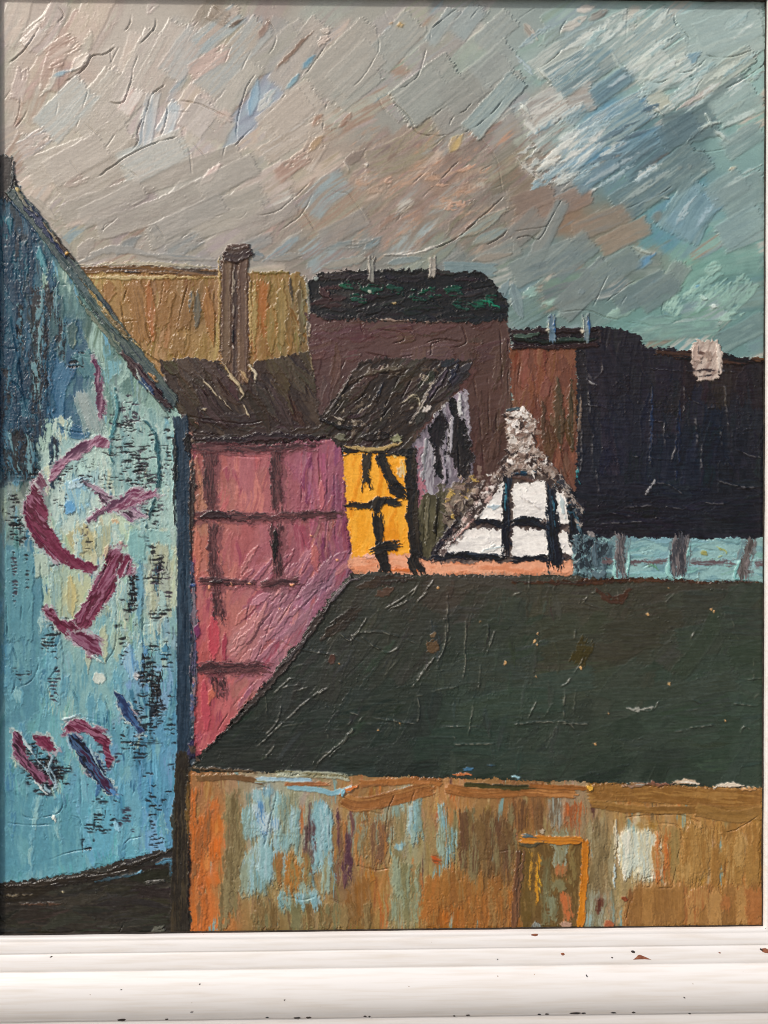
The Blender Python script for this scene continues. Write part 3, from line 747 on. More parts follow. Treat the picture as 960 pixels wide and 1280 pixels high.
stroke("274,322 274,450", 3, [(190, 164, 112), (160, 130, 86)], th=1.2, dry=.2); stroke("313,345 313,440", 3, [(176, 150, 100)], th=1.1, dry=.2)
stroke("280,318 296,320 312,314", 16, [(70, 56, 52), (58, 46, 46), (80, 66, 60)], th=1.6, lab=CHIM, edge=.8); stroke("284,309 310,308", 5, [(84, 66, 60)], th=1.2, lab=CHIM)

OC2 = part("side_wall", None, OCH)
LAB[(LAB == OCH) & (XX > 294)] = OC2
# ---- brick-brown house behind
BRK = part("brown_house", "dark brown house with a low black-green roof")
fill("384,392 420,385 632,385 638,420 641,520 642,620 560,620 500,560 400,540 396,500 386,450", [(90, 68, 64), (80, 60, 58), (98, 74, 68)], BRK, ang=20, edge=.5)
brk = field([(420, 420, 90, 66, 64), (520, 430, 92, 70, 66), (600, 440, 84, 64, 58), (600, 540, 78, 58, 52), (430, 480, 86, 66, 64), (630, 480, 88, 66, 60), (560, 410, 86, 66, 62)])
field_fill(brk, LAB == BRK)
scumble([BRK], brk, 120, lambda x, y: 10 if y < 450 else 80, (20, 70), (8, 22), jit=5, th=.5, edge=.7, end=.8)
for p_ in ["470,412 500,416 505,425 488,430", "560,425 540,430 535,445 490,450", "455,440 495,447 530,440", "500,412 515,414 510,428", "530,430 550,424 580,428", "575,405 582,420 578,432 535,437", "585,410 600,408",
           "450,400 455,420", "425,430 432,445 425,465", "610,470 612,540", "625,410 628,480", "620,500 622,560", "398,420 410,440", "600,520 605,580", "635,420 636,500", "590,460 596,500"]:
    ridge(p_, 2.0, 1.1, 4, side=1 if rng.random() < .6 else -1)
BRF = part("roof", None, BRK)
fill("385,352 402,340 440,338 470,336 560,338 600,340 615,350 630,370 637,384 632,400 600,404 520,402 450,400 412,402 388,392", [(42, 40, 38), (34, 32, 34), (52, 48, 46)], BRF, ang=5, edge=.8)
scumble([BRF], field([(440, 350, 48, 44, 44), (440, 390, 36, 34, 36), (520, 392, 36, 36, 38), (560, 345, 46, 40, 42), (610, 375, 40, 42, 40), (400, 365, 60, 44, 44)]), 60, 5, (16, 50), (4, 11), jit=5, th=.5, edge=.6)
for x, y, w in [(470, 362, 40), (500, 360, 46), (545, 364, 40), (570, 362, 30), (450, 372, 30), (440, 356, 30), (600, 378, 26), (615, 372, 20), (580, 380, 30), (525, 370, 30)]:
    stroke([(x - w / 2, y), (x + w / 2, y + 2)], 13, [(26, 92, 68), (36, 60, 52), (24, 76, 62)], dry=.55, th=.5, only=[BRF])
stroke("600,375 628,385", 5, [(40, 130, 100)], dry=.5, th=.8, only=[BRF]); dab(493, 379, 8, 3, [(196, 170, 120)], dry=.2); dab(463, 365, 5, 5, [(170, 176, 160)], dry=.2)
stroke("400,358 412,374", 10, [(76, 56, 56), (64, 46, 46)], only=[BRF]); stroke("392,352 398,345", 5, [(150, 160, 156)], dry=.2)
stroke("455,398 500,400 570,403", 3, [(150, 130, 116), (110, 88, 78)], dry=.45, th=1.); stroke("383,345 386,395", 4, [(130, 132, 118), (160, 160, 150)], dry=.4, th=1.)
stroke("384,400 386,440", 4, [(170, 150, 120), (120, 110, 96)], dry=.4, th=1.); stroke("388,445 394,490", 4, [(150, 134, 104), (96, 82, 66)], dry=.35, th=1.)
for x, y0, y1, t in [(464, 322, 352, "left"), (540, 322, 348, "right")]:
    PT_ = part("chimney_pot", None, BRK)
    stroke([(x, y1), (x + 1, y0)], 8, [(136, 136, 128), (120, 116, 110), (158, 152, 142)], th=1.3, lab=PT_, dry=.12, groove=1.)
    stroke([(x - 2, y0 + 8), (x - 3, y1 - 2)], 3, [(190, 184, 172)], dry=.35, th=.9, only=[PT_, SKY])

# ---- red-brown house, then the black house
RED = part("red_brown_house", "narrow red-brown house next to the black house")
fill("638,432 722,430 724,520 722,600 716,640 660,640 640,560", [(120, 78, 62), (106, 70, 58), (130, 86, 68)], RED, edge=.4)
scumble([RED], field([(660, 460, 124, 78, 62), (700, 470, 116, 80, 62), (700, 540, 86, 68, 52), (680, 580, 96, 66, 54), (655, 540, 112, 74, 62), (715, 560, 104, 76, 58)]), 60, 85, (24, 70), (6, 16), jit=6, th=.5, edge=.6)
stroke("697,475 700,560", 12, [(76, 66, 52), (90, 72, 56)], only=[RED], dry=.2); stroke("714,475 716,560", 10, [(72, 64, 50), (112, 82, 64)], only=[RED], dry=.25); stroke("678,500 680,560", 6, [(84, 66, 54)], only=[RED], dry=.3)
for p_ in ["652,450 648,480 660,490", "690,480 684,520 690,560", "700,560 708,590 715,605", "670,490 672,520", "712,470 718,520"]: ridge(p_, 1.8, 1.1, 4)
BLK = part("black_house", "large black house front at the edge of the painting")
fill("720,432 740,418 745,408 770,410 800,420 808,434 860,438 910,444 965,450 965,672 735,674 718,650 722,520", [(36, 35, 39), (30, 30, 34), (42, 40, 44)], BLK, ang=90, edge=.4)
blk = field([(760, 450, 38, 35, 38), (900, 455, 44, 36, 34), (770, 560, 36, 36, 42), (830, 580, 32, 34, 42), (880, 560, 31, 34, 40), (920, 600, 34, 34, 38), (800, 650, 34, 32, 36), (940, 520, 36, 36, 40)])
blk.F[:] += np.array([6, 6, 7])
field_fill(blk, LAB == BLK)
scumble([BLK], blk, 150, lambda x, y: 88 if y < 600 else 3, (30, 90), (8, 24), jit=2.4, th=.35, edge=.5, end=.6)
stroke("818,440 880,446 960,452", 16, [(48, 38, 36), (36, 30, 32), (70, 52, 42)], only=[BLK], th=.9); stroke("935,446 958,450", 9, [(92, 66, 46), (60, 46, 38)], only=[BLK])
for p_, c in [("815,461 870,464 955,462", (84, 84, 88)), ("730,455 740,475 745,490", (90, 86, 90))]: stroke(p_, 2, [c, (40, 38, 42)], dry=.45, th=.9, only=[BLK])
stroke("735,474 740,480 747,481", 3, [(140, 138, 138)], th=1.3, dry=.15); 
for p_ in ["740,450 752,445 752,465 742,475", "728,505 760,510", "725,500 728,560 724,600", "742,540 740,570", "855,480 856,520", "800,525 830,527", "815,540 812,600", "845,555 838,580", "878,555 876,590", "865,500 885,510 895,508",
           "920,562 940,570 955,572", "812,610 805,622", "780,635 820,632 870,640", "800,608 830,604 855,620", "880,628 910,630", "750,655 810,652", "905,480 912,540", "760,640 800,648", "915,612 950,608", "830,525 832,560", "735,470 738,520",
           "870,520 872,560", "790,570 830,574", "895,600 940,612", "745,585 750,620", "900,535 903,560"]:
    scratch_glint(p_, 1.6, (104, 102, 104), .75)
stroke("726,480 722,590", 3, [(120, 104, 92), (70, 58, 54)], dry=.45, th=.8); stroke("722,585 724,605", 4, [(70, 150, 156)], dry=.5); stroke("820,598 806,620", 3, [(136, 136, 140)], dry=.3, th=1.1, only=[BLK])
stroke("815,480 813,610", 4, [(46, 58, 84), (36, 40, 52)], dry=.45, th=.3, only=[BLK]); stroke("850,500 846,600", 6, [(40, 48, 70), (34, 38, 50)], dry=.45, th=.3, only=[BLK])
CH2 = part("chimney", "pale pinkish chimney on the black house", BLK)
fill("866,430 872,426 898,427 902,440 900,458 898,475 874,476 868,466 864,448", [(176, 156, 146), (196, 180, 168), (150, 128, 118)], CH2, edge=1.0, th=1.4, ang=60)
stroke("870,432 868,446 878,450", 8, [(206, 190, 178), (180, 158, 146)], lab=CH2, th=1.2, edge=1.); stroke("898,430 900,470", 5, [(190, 172, 160), (214, 202, 190)], lab=CH2, th=1.1)
stroke("868,464 896,462", 4, [(60, 50, 50)], th=-.4, dry=.3, only=[CH2]); stroke("872,470 892,469", 3, [(40, 36, 40)], th=-.4, dry=.15, only=[CH2]); stroke("880,440 890,452", 9, [(120, 96, 86), (160, 140, 128)], only=[CH2], dry=.3); dab(876, 441, 8, 7, [(96, 74, 66)], th=.2, only=[CH2])
RRF = part("roof", None, RED)
fill("636,412 660,408 700,410 740,408 752,412 748,432 700,436 640,436", [(50, 42, 42), (40, 34, 36), (62, 50, 48)], RRF, ang=3, edge=.9)
for p_, c in [("640,416 690,414 745,412", (60, 50, 50)), ("642,424 700,427 745,424", (44, 50, 44)), ("640,433 700,434 748,430", (58, 44, 42)), ("640,420 676,419", (90, 110, 98)), ("696,424 738,425", (60, 74, 66))]:
    stroke(p_, 5, [c, tuple(v * .8 for v in c)], th=1., lab=RRF, edge=.8)
for x, y0, y1 in [(690, 397, 427), (733, 393, 428)]:
    PT_ = part("chimney_pot", None, RED)
    stroke([(x, y1), (x - 1, y0)], 9, [(96, 118, 134), (120, 134, 136), (76, 92, 104)], th=1.3, lab=PT_, groove=1.)
    stroke([(x - 4, y0 + 2), (x - 5, y1 - 10)], 3, [(180, 190, 176)], dry=.3, th=1.); dab(x - 6, y1 - 13, 5, 5, [(196, 190, 172)], dry=.2); stroke([(x + 3, y0 + 3), (x + 3, y1 - 8)], 2.5, [(60, 100, 150)], dry=.3)

# ---- brown roof over the pink house
BRR = part("brown_roof", "dark brown slanting roof below the ochre house")
fill("200,452 230,448 275,450 292,474 302,482 314,470 318,452 386,440 396,480 398,515 412,548 330,556 240,556 226,540 212,502", [(66, 55, 50), (56, 47, 45), (76, 64, 56)], BRR, ang=125, edge=.7)
scumble([BRR], field([(230, 470, 74, 62, 54), (280, 480, 70, 58, 52), (350, 470, 76, 66, 54), (330, 520, 58, 48, 46), (260, 530, 54, 44, 43), (390, 520, 64, 52, 48), (300, 545, 50, 40, 42)]), 80, lambda x, y: 125 if y < 520 else 4, (20, 60), (7, 18), jit=5, th=.5, edge=.8)
stroke("275,450 290,472 304,492 300,500", 3.5, [(196, 180, 148), (160, 140, 110)], th=1.8, dry=.1); stroke("250,470 272,495 292,515", 2.6, [(190, 176, 150), (90, 76, 66)], th=1.6, dry=.25); stroke("303,503 313,522", 3, [(190, 174, 146)], th=1.5, dry=.2)
dab(256, 511, 6, 4, [(170, 156, 130)], th=1.3); stroke("312,455 320,468 318,480", 4, [(206, 194, 168)], th=1.6, dry=.25); stroke("300,462 312,480", 7, [(130, 100, 78), (176, 150, 112)], th=1.2, dry=.3)
for p_ in ["240,470 262,500", "270,470 290,500", "330,480 350,520", "360,490 372,525", "230,520 300,530 330,525", "225,540 320,548", "345,450 352,480", "380,480 390,500"]: ridge(p_, 1.8, 1.2, 4)
stroke("242,548 290,552 330,546 410,548", 9, [(52, 40, 44), (44, 36, 40), (64, 48, 50)], th=1.0, only=[BRR])

# ---- pink house
PNK = part("pink_house", "pink half-timbered house wall with dark beams")
fill("236,556 330,556 412,550 426,552 432,600 434,660 440,708 436,722 420,742 384,788 342,842 300,892 256,938 246,930 242,800 236,660", [(160, 82, 96), (148, 74, 90), (172, 90, 100)], PNK, edge=.4)
pnk = field([(250, 570, 160, 84, 88), (245, 620, 172, 110, 96), (300, 580, 168, 86, 98), (310, 620, 172, 90, 100), (400, 580, 150, 76, 100), (380, 620, 156, 80, 98), (425, 620, 132, 68, 94), (290, 690, 172, 86, 96), (250, 690, 176, 96, 90),
             (380, 690, 152, 78, 96), (425, 680, 136, 72, 100), (400, 660, 158, 90, 96), (290, 760, 180, 98, 100), (255, 780, 184, 84, 92), (250, 820, 180, 82, 90), (300, 800, 176, 104, 112), (330, 760, 160, 96, 116), (360, 760, 150, 92, 116),
             (400, 725, 140, 88, 112), (260, 870, 178, 74, 84), (290, 860, 168, 92, 98), (255, 915, 172, 72, 86), (330, 820, 156, 94, 114)])
pnk.F[:] = pnk.F * np.array([.97, 1.04, 1.0]) + np.array([4, 10, 6])
pnk.F[..., 0] = np.minimum(pnk.F[..., 0], 178); pnk.F[..., 1] = np.maximum(pnk.F[..., 1], 84)
field_fill(pnk, LAB == PNK)
scumble([PNK], pnk, 210, lambda x, y: 88 if y < 700 else (55 if x > 290 else 86), (18, 60), (6, 20), jit=5, th=.5, edge=.6, soft=1., tint=[(196, 124, 116), (150, 76, 92), (186, 104, 106)], tintp=.3)
scumble([PNK], pnk, 60, 88, (20, 60), (4, 9), jit=10, th=.6, edge=.8, box=(380, 560, 440, 720), tint=[(120, 62, 90), (160, 92, 112)], tintp=.4)
scumble([PNK], pnk, 70, 52, (20, 60), (4, 9), jit=5, th=1.2, edge=1.6, box=(300, 700, 440, 900), tint=[(182, 126, 138), (146, 92, 112), (190, 130, 130)], tintp=.5)
for p_, w, c in [("268,770 266,825", 16, [(184, 76, 88), (178, 92, 98)]), ("255,850 258,915", 12, [(180, 80, 92)]), ("282,790 280,825", 6, [(156, 66, 82)]), ("246,570 248,640", 9, [(178, 122, 100), (150, 100, 90)]), ("247,660 247,720", 8, [(184, 112, 96)]),
                 ("270,850 262,880", 9, [(196, 110, 92)]), ("402,600 402,640", 8, [(180, 104, 112)]), ("392,680 396,715", 12, [(182, 108, 104), (160, 90, 100)])]: stroke(p_, w, c, only=[PNK], dry=.2)
for p_ in ["378,590 376,640", "398,560 400,610", "410,570 408,640", "418,580 420,680", "375,660 385,690", "360,650 372,660", "345,760 330,800 318,830", "380,730 350,775 330,800", "400,735 370,770", "360,740 320,790", "410,640 405,700", "290,570 330,572",
           "300,870 270,915", "320,850 290,885", "312,750 306,790"]: ridge(p_, 1.9, 1.2, 4, side=rng.choice([-1, 1]))
drag([PNK], 80, 5, .5)
bm = [(84, 56, 58), (62, 46, 50), (106, 70, 72), (74, 50, 54)]
for p_, w, dr in [("263,562 262,600 263,642", (15, 11), .18), ("347,556 345,600 346,640", (12, 12), .15), ("346,655 346,690 348,728", (13, 8), .18), ("268,655 266,690 275,775", (12, 8), .3), ("270,846 276,870", (16, 7), .42),
                  ("242,648 270,645 312,648", (10, 8), .15), ("312,648 350,646 425,642", (6, 8), .22), ("250,728 290,728 318,730", (8, 5), .25), ("325,732 350,729 372,726", (5, 8), .3), ("246,836 290,834 332,836", (10, 12), .15), ("242,559 330,560 400,556", (9, 6), .3)]:
    B = part("timber_beam", None, PNK)
    w = tuple(v + 3 for v in w)
    stroke([(x + 2, y + 1) for x, y in P(p_)], tuple(v + 5 for v in w), [(122, 78, 82), (104, 66, 72)], th=.2, dry=.36, edge=.1, end=.1, a=.75, only=[PNK], rag=1.5, tp=False)
    stroke(p_, w, bm, th=.6, lab=B, dry=dr * .9, edge=.3, rag=1.5, soft=.6)
stroke("250,646 275,643 290,648", 10, [(40, 32, 36), (56, 42, 46)], dry=.2, th=.8); stroke("345,660 342,705", 7, [(36, 30, 34)], dry=.25, th=.6); stroke("262,728 280,728", 5, [(46, 32, 36)], dry=.3)
for x, y in [(290, 730), (312, 730), (262, 734), (388, 670), (420, 700), (350, 760), (365, 730)]: dab(x, y, 4, 3, [(230, 160, 120)], dry=.1)

# ---- yellow house with the dark hipped roof
SAL = part("salmon_wall", "salmon strip of wall at the foot of the yellow and white houses")
fill("436,688 560,690 700,694 716,698 716,716 560,718 450,716 438,710", [(226, 156, 122), (232, 166, 132), (216, 140, 104)], SAL, ang=0, edge=.4)
stroke("480,712 530,713", 4, [(206, 112, 62)], only=[SAL]); stroke("440,690 470,696", 8, [(236, 180, 160)], only=[SAL])
GAB = part("grey_gable", "grey and black gable side of the yellow house")
fill("512,560 522,545 560,500 580,488 586,540 592,590 590,620 560,670 540,700 515,696", [(70, 66, 66), (50, 46, 50), (96, 90, 92)], GAB, edge=.4)
keepg = LAB.copy()
for pts, cols in [("514,560 524,545 556,505 580,488 588,545 592,590 575,620 540,640 515,640", [(140, 132, 142), (164, 160, 166), (112, 104, 114), (150, 138, 150)]), ("538,531 554,513 562,531 555,558 563,608 546,600 540,570", [(34, 32, 36), (44, 40, 42)]),
                  ("566,497 576,510 580,531 590,558 588,600 570,596 560,558 562,527", [(36, 34, 36), (48, 44, 44)]), ("540,524 556,508 560,500 548,512", [(200, 198, 196)]), ("520,622 562,610 568,645 550,672 536,696 518,688", [(92, 88, 68), (76, 72, 56), (104, 100, 80)]),
                  ("520,560 528,556 530,600 524,640 520,600", [(164, 108, 120), (140, 120, 132)]), ("562,604 592,596 594,618 562,662 552,656", [(96, 84, 76), (130, 118, 106), (66, 58, 54)]), ("546,602 558,604 552,640 546,630", [(120, 112, 106), (84, 80, 66)])]:
    fill(pts, cols, GAB, ang=80, th=.8, edge=.9, rag=2.0, groove=.5)
for p_, c in [("532,548 528,600", (176, 176, 180)), ("552,560 556,606", (170, 160, 170)), ("566,520 562,570", (176, 172, 178)), ("574,492 576,520", (206, 206, 204)), ("536,620 532,680", (120, 114, 92)), ("548,620 544,670", (64, 60, 48))]:
    stroke(p_, 4, [c, tuple(v * .7 for v in c)], th=1., dry=.25, tp=False, only=[GAB])
for p_ in ["545,530 540,600", "560,520 558,580", "532,600 530,680", "570,520 575,600", "548,620 545,680"]: ridge(p_, 2., 1.2, 4)
YEL = part("yellow_house", "bright yellow house front with black timbering")
fill("428,558 500,556 514,562 514,620 516,690 440,694 434,650 430,600", [(240, 162, 48), (244, 172, 60), (230, 146, 40)], YEL, edge=.3, ang=80)
stroke("500,575 506,600", 12, [(214, 190, 150), (226, 176, 80)], dry=.4, only=[YEL]); stroke("488,568 508,572", 8, [(238, 206, 130)], dry=.4, only=[YEL])
bk = [(46, 42, 40), (36, 36, 38), (58, 52, 46)]
for p_, w, dr in [("459,562 458,590 459,612", (11, 11), .05), ("474,566 484,590 494,608", (13, 14), .05), ("488,606 508,618", 16, .1), ("432,631 455,632 475,628 498,627", (8, 11), .1), ("476,622 468,640", 12, .05), ("472,644 475,680 482,718", (15, 14), .03),
                  ("462,690 480,684 500,682", (9, 15), .1), ("514,560 515,620 520,695", (14, 17), .02), ("512,692 524,716", (15, 17), .12), ("430,563 470,562 514,566", (9, 11), .08)]:
    B = part("timber_beam", None, YEL)
    stroke(p_, w, bk, th=.8, lab=B, dry=dr, edge=.4, rag=1.3)
YRF = part("roof", "dark brown roof above the yellow house", YEL)
fill("398,522 420,495 448,452 470,446 520,448 590,450 586,470 560,500 534,528 518,542 514,562 470,566 430,562 414,548", [(62, 53, 47), (50, 44, 42), (74, 62, 54)], YRF, ang=40, edge=.7)
scumble([YRF], field([(450, 480, 68, 56, 50), (500, 480, 64, 56, 48), (550, 470, 58, 52, 50), (470, 530, 58, 50, 46), (430, 530, 54, 48, 44), (570, 470, 60, 58, 62)]), 70, 42, (14, 50), (4, 13), jit=6, th=.7, edge=.9)
for p_, w, c in [("452,470 480,462 520,458", 5, [(100, 92, 80), (64, 56, 50)]), ("545,470 520,520 512,530", 4, [(196, 186, 172), (100, 90, 84)]), ("540,508 528,514", 7, [(210, 200, 192)]), ("500,505 520,495 525,510", 3.5, [(170, 160, 136)]),
                 ("415,520 430,525", 3, [(160, 150, 136)]), ("440,525 448,530", 5, [(150, 140, 126)]), ("418,545 440,548", 9, [(160, 158, 132), (110, 108, 92)]), ("488,552 504,546", 9, [(172, 176, 140), (140, 140, 110)]), ("430,558 470,562 505,553", 5, [(206, 190, 140), (176, 150, 100)]),
                 ("440,470 425,495 405,522", 4, [(40, 36, 36), (120, 110, 100)]), ("400,524 430,535 460,532", 5, [(36, 32, 32)]), ("450,548 490,545", 10, [(36, 34, 34), (50, 44, 42)]), ("478,480 470,500", 6, [(46, 48, 56)]), ("560,460 530,505", 8, [(84, 74, 84), (60, 54, 58)]),
                 ("572,456 560,480", 7, [(48, 50, 62)])]: stroke(p_, w, c, only=[YRF], th=1.0, dry=.25, edge=.8)
for p_ in ["470,480 450,520", "500,470 480,510", "520,465 500,500", "540,460 520,490", "430,500 415,520", "460,490 440,505", "490,505 475,525", "550,480 535,505", "465,465 510,470"]: ridge(p_, 2.2, 1.2, 4, side=rng.choice([-1, 1]))

# ---- white gable house
WHR = part("white_house", "white gabled house with black timbers and a pale chimney")
fill("640,560 664,560 680,580 700,596 714,630 718,700 548,704 540,698 575,660 600,625 625,600", [(92, 80, 74), (64, 56, 56), (120, 104, 96)], WHR, ang=45, edge=.5)
wp = [(238, 232, 226), (244, 240, 234), (222, 218, 214)]
for p_ in ["628,602 636,598 634,648 596,652 612,624", "640,604 682,602 686,650 642,652", "694,610 706,614 714,632 712,656 696,652", "586,662 630,662 628,694 550,694 562,684", "642,662 684,664 686,694 640,696", "698,664 714,666 714,694 700,692"]:
    B = part("wall_panel", None, WHR)
    fill(p_, wp, B, ang=10, edge=.5, th=1.)
stroke("600,690 630,684", 6, [(160, 190, 200), (210, 210, 206)], dry=.3); stroke("608,634 628,632", 5, [(180, 196, 204)], dry=.35); stroke("650,620 680,640", 4, [(196, 190, 186)], dry=.45); stroke("700,618 706,650", 5, [(190, 204, 206)], dry=.3)
wb = [(36, 38, 46), (28, 32, 38), (50, 58, 70)]
for p_, w, dr in [("634,592 632,640 634,692", (9, 13), .06), ("688,606 690,650 696,712", (12, 20), .06), ("592,650 615,654 634,658", (6, 9), .12), ("640,652 662,652 684,660", (12, 9), .12), ("712,610 718,660 730,700", (7, 22), .12), ("540,698 580,694 632,698", (9, 7), .1), ("640,700 660,698 690,696", (10, 9), .15)]:
    B = part("timber_beam", None, WHR)
    stroke(p_, w, wb, th=.9, lab=B, dry=dr, edge=.5, rag=1.5)
stroke("632,600 631,640", 3, [(60, 120, 140)], dry=.4); stroke("690,620 694,660", 3, [(60, 100, 120)], dry=.45); stroke("720,640 728,690", 5, [(80, 110, 124)], dry=.45)
for p_, w, c in [("618,612 590,645 548,692", 12, [(104, 90, 84), (70, 60, 58), (150, 136, 128)]), ("608,614 575,655", 4, [(206, 196, 190), (150, 130, 126)]), ("590,650 560,685", 4, [(210, 160, 150), (60, 52, 54)]), ("640,575 620,606", 12, [(150, 136, 128), (80, 70, 66)]),
                 ("570,650 545,690", 8, [(40, 38, 46), (60, 54, 58)]), ("668,572 700,600 716,622", 12, [(96, 82, 74), (150, 140, 132), (60, 52, 50)]), ("660,570 690,592", 6, [(170, 160, 152)]), ("632,584 660,580 676,586", 16, [(176, 164, 154), (110, 94, 84), (206, 198, 190)])]:
    stroke(p_, w, c, th=1.2, dry=.22, edge=.9, only=[WHR, BRK, GAB, RED])
stroke("606,600 580,630", 6, [(196, 186, 180), (120, 108, 102)], dry=.4, th=1.2); stroke("575,605 590,615", 10, [(150, 126, 84), (110, 96, 80)], dry=.45)
CH3 = part("chimney", "pale lumpy chimney on the white house", WHR)
fill("634,516 644,512 658,514 670,524 672,540 668,552 676,570 678,584 636,586 632,570 638,550 632,535", [(190, 178, 168), (146, 124, 112), (214, 206, 198)], CH3, th=1.6, edge=.9, ang=60)
for p_, w, c in [("638,522 646,516 664,526", 9, [(226, 218, 210), (200, 190, 180)]), ("645,545 662,540", 10, [(120, 94, 84), (180, 164, 152)]), ("642,560 664,556", 11, [(226, 218, 212), (190, 178, 168)]), ("640,574 668,572", 9, [(130, 108, 98), (196, 184, 174)]), ("650,528 662,532", 8, [(110, 84, 72)]),
                 ("636,540 642,548", 6, [(214, 204, 196)])]: stroke(p_, w, c, only=[CH3], th=1.0, dry=.28, edge=1.)
stroke("632,513 655,510", 4, [(70, 84, 90)], dry=.3); stroke("642,592 676,591", 6, [(40, 70, 90), (30, 40, 54)], th=1.); stroke("640,597 675,601", 4, [(90, 70, 64)], th=1.)

def speckle(pts, cols, n, size=(2, 5), th=.9, ang=(0, 180), only=None):
    pts = P(pts); win = window(pts, 0)
    d = sd_poly(pts, XX[win], YY[win]); ys, xs = np.nonzero(d > 0)
    for _ in range(n):
        k = rng.integers(len(xs)); x = xs[k] + win[1].start + X0; y = ys[k] + win[0].start + Y0
        w = rng.uniform(*size)
        an = math.radians(rng.uniform(*ang)); l = w * rng.uniform(1., 2.4)
        stroke([(x - math.cos(an) * l / 2, y + math.sin(an) * l / 2), (x + math.cos(an) * l / 2, y - math.sin(an) * l / 2)], w, [cols[rng.integers(len(cols))]], th=th * .6 * rng.uniform(.2, 1.4), edge=.15, end=.2, rag=2.0, only=only, tp=False)


wh_, dk_, br1 = (232, 226, 220), (60, 50, 48), (124, 104, 94)
speckle("634,514 660,512 672,528 670,552 640,556 632,535", [wh_, wh_, (206, 196, 188), br1, (150, 128, 116), dk_], 60)
speckle("640,552 668,550 690,580 702,598 640,590 612,604 626,580", [wh_, (176, 162, 152), br1, dk_, (90, 74, 68), (150, 134, 124)], 110)
speckle("616,596 630,602 562,690 545,694 586,634", [(110, 94, 88), (170, 156, 150), dk_, (226, 218, 212), (90, 76, 74), (200, 170, 162)], 80, ang=(30, 70))
speckle("690,584 706,602 730,640 722,660 712,630 694,604", [br1, dk_, (60, 60, 66), (160, 150, 142), (50, 76, 90)], 60, ang=(110, 150))
speckle("560,600 600,590 606,620 560,650", [dk_, br1, (170, 150, 130), (190, 160, 90), (140, 120, 110), (70, 60, 58)], 60)
speckle("405,520 450,455 580,455 520,535 440,548", [(110, 98, 86), (44, 38, 36), (84, 72, 62), (150, 138, 120), (56, 48, 44)], 90, size=(1.6, 3.6), ang=(30, 60), only=[YRF])
speckle("225,525 245,520 250,640 238,700 232,600", [(40, 36, 38), (120, 104, 90), (190, 176, 150), (70, 58, 54), (150, 110, 96)], 50, size=(1.6, 4), ang=(70, 110))
# ---- pale blue fence
FEN = part("blue_fence", "pale blue fence below the black house")
fill("716,668 760,672 860,674 965,674 965,728 860,724 790,722 740,724 718,716", [(132, 172, 176), (144, 182, 182), (112, 150, 158)], FEN, ang=2, edge=.8, th=.9)
scumble([FEN], field([(740, 690, 78, 96, 104), (760, 700, 100, 132, 138), (810, 685, 126, 170, 176), (900, 690, 132, 174, 178), (900, 715, 136, 176, 170), (810, 715, 126, 170, 174)]), 50, 4, (20, 50), (4, 10), jit=7, th=.5, edge=.8)
speckle("714,660 745,664 764,690 754,722 716,722", [(72, 90, 98), (52, 60, 66), (92, 112, 120), (40, 44, 50), (110, 140, 146)], 130, size=(3, 8), ang=(80, 100), only=[FEN]); stroke("742,680 746,715", 8, [(90, 110, 120), (60, 66, 72)], dry=.3, only=[FEN]); stroke("735,664 745,672", 7, [(130, 124, 122)], dry=.3)
for p_, w in [("784,704 812,701 838,700", 7), ("862,702 890,702 920,704", 8), ("944,706 962,707", 7), ("754,701 768,702", 6)]:
    B = part("fence_rail", None, FEN); stroke(p_, w, [(116, 96, 96), (100, 86, 90), (122, 134, 138)], th=.5, lab=B, dry=.22, soft=.8, rag=1.3)
for p_, w, c in [("776,666 775,700 776,722", 14, (98, 96, 100)), ("850,670 848,700 847,722", 20, (84, 84, 90)), ("937,674 932,700 929,724", 13, (104, 98, 96))]:
    stroke(p_, w + 8, [(110, 138, 144), (120, 130, 132)], th=.3, dry=.38, edge=.1, only=[FEN], tp=False, rag=1.5)
    B = part("fence_post", None, FEN); stroke(p_, w, [c, tuple(v * .75 for v in c), (120, 112, 112), tuple(v * .85 for v in c)], th=.6, lab=B, dry=.2, edge=.5, soft=.8, rag=1.5)
for p_ in ["768,700 768,722 785,724", "838,690 834,715 846,724 858,720", "925,700 918,722 932,726", "786,690 784,720", "862,680 858,700"]: stroke(p_, 4, [(156, 206, 200), (120, 176, 174)], th=1.2, dry=.25)
stroke("875,690 885,692", 5, [(150, 150, 90)], dry=.2); stroke("895,684 908,690 898,696", 3, [(160, 170, 110)], dry=.3); stroke("806,712 816,706 826,714", 2, [(100, 150, 120)], dry=.3)
for p_ in ["790,684 800,690 830,682", "800,712 815,705 820,715", "870,685 900,690"]: ridge(p_, 1.5, 1., 3)

# ---- big dark green roof
GRF = part("green_roof", "large dark green roof spreading across the painting")
fill("428,724 460,716 560,720 720,722 860,726 965,728 965,986 860,982 700,976 560,972 400,968 300,964 244,962 256,938 300,892 342,842 384,788 414,744", [(50, 52, 47), (44, 46, 43), (58, 58, 50)], GRF, ang=8, edge=.5)
grf = field([(450, 740, 58, 52, 46), (560, 735, 64, 52, 45), (700, 740, 62, 54, 44), (850, 740, 62, 52, 44), (930, 780, 52, 56, 46), (420, 800, 48, 47, 43), (500, 780, 52, 49, 43), (600, 800, 50, 54, 46), (700, 810, 58, 56, 44), (760, 790, 60, 54, 43),
             (880, 830, 52, 58, 48), (350, 880, 45, 45, 42), (300, 930, 41, 41, 39), (450, 900, 44, 48, 44), (560, 900, 46, 54, 47), (680, 900, 50, 55, 47), (800, 900, 54, 60, 50), (920, 900, 52, 62, 52), (500, 955, 38, 41, 38), (800, 960, 43, 49, 42), (650, 860, 50, 58, 50)])
grf.F[:] = grf.F * .8 + grf.F.mean(-1, keepdims=True) * .2 + np.array([8, 12, 11])
field_fill(grf, LAB == GRF)
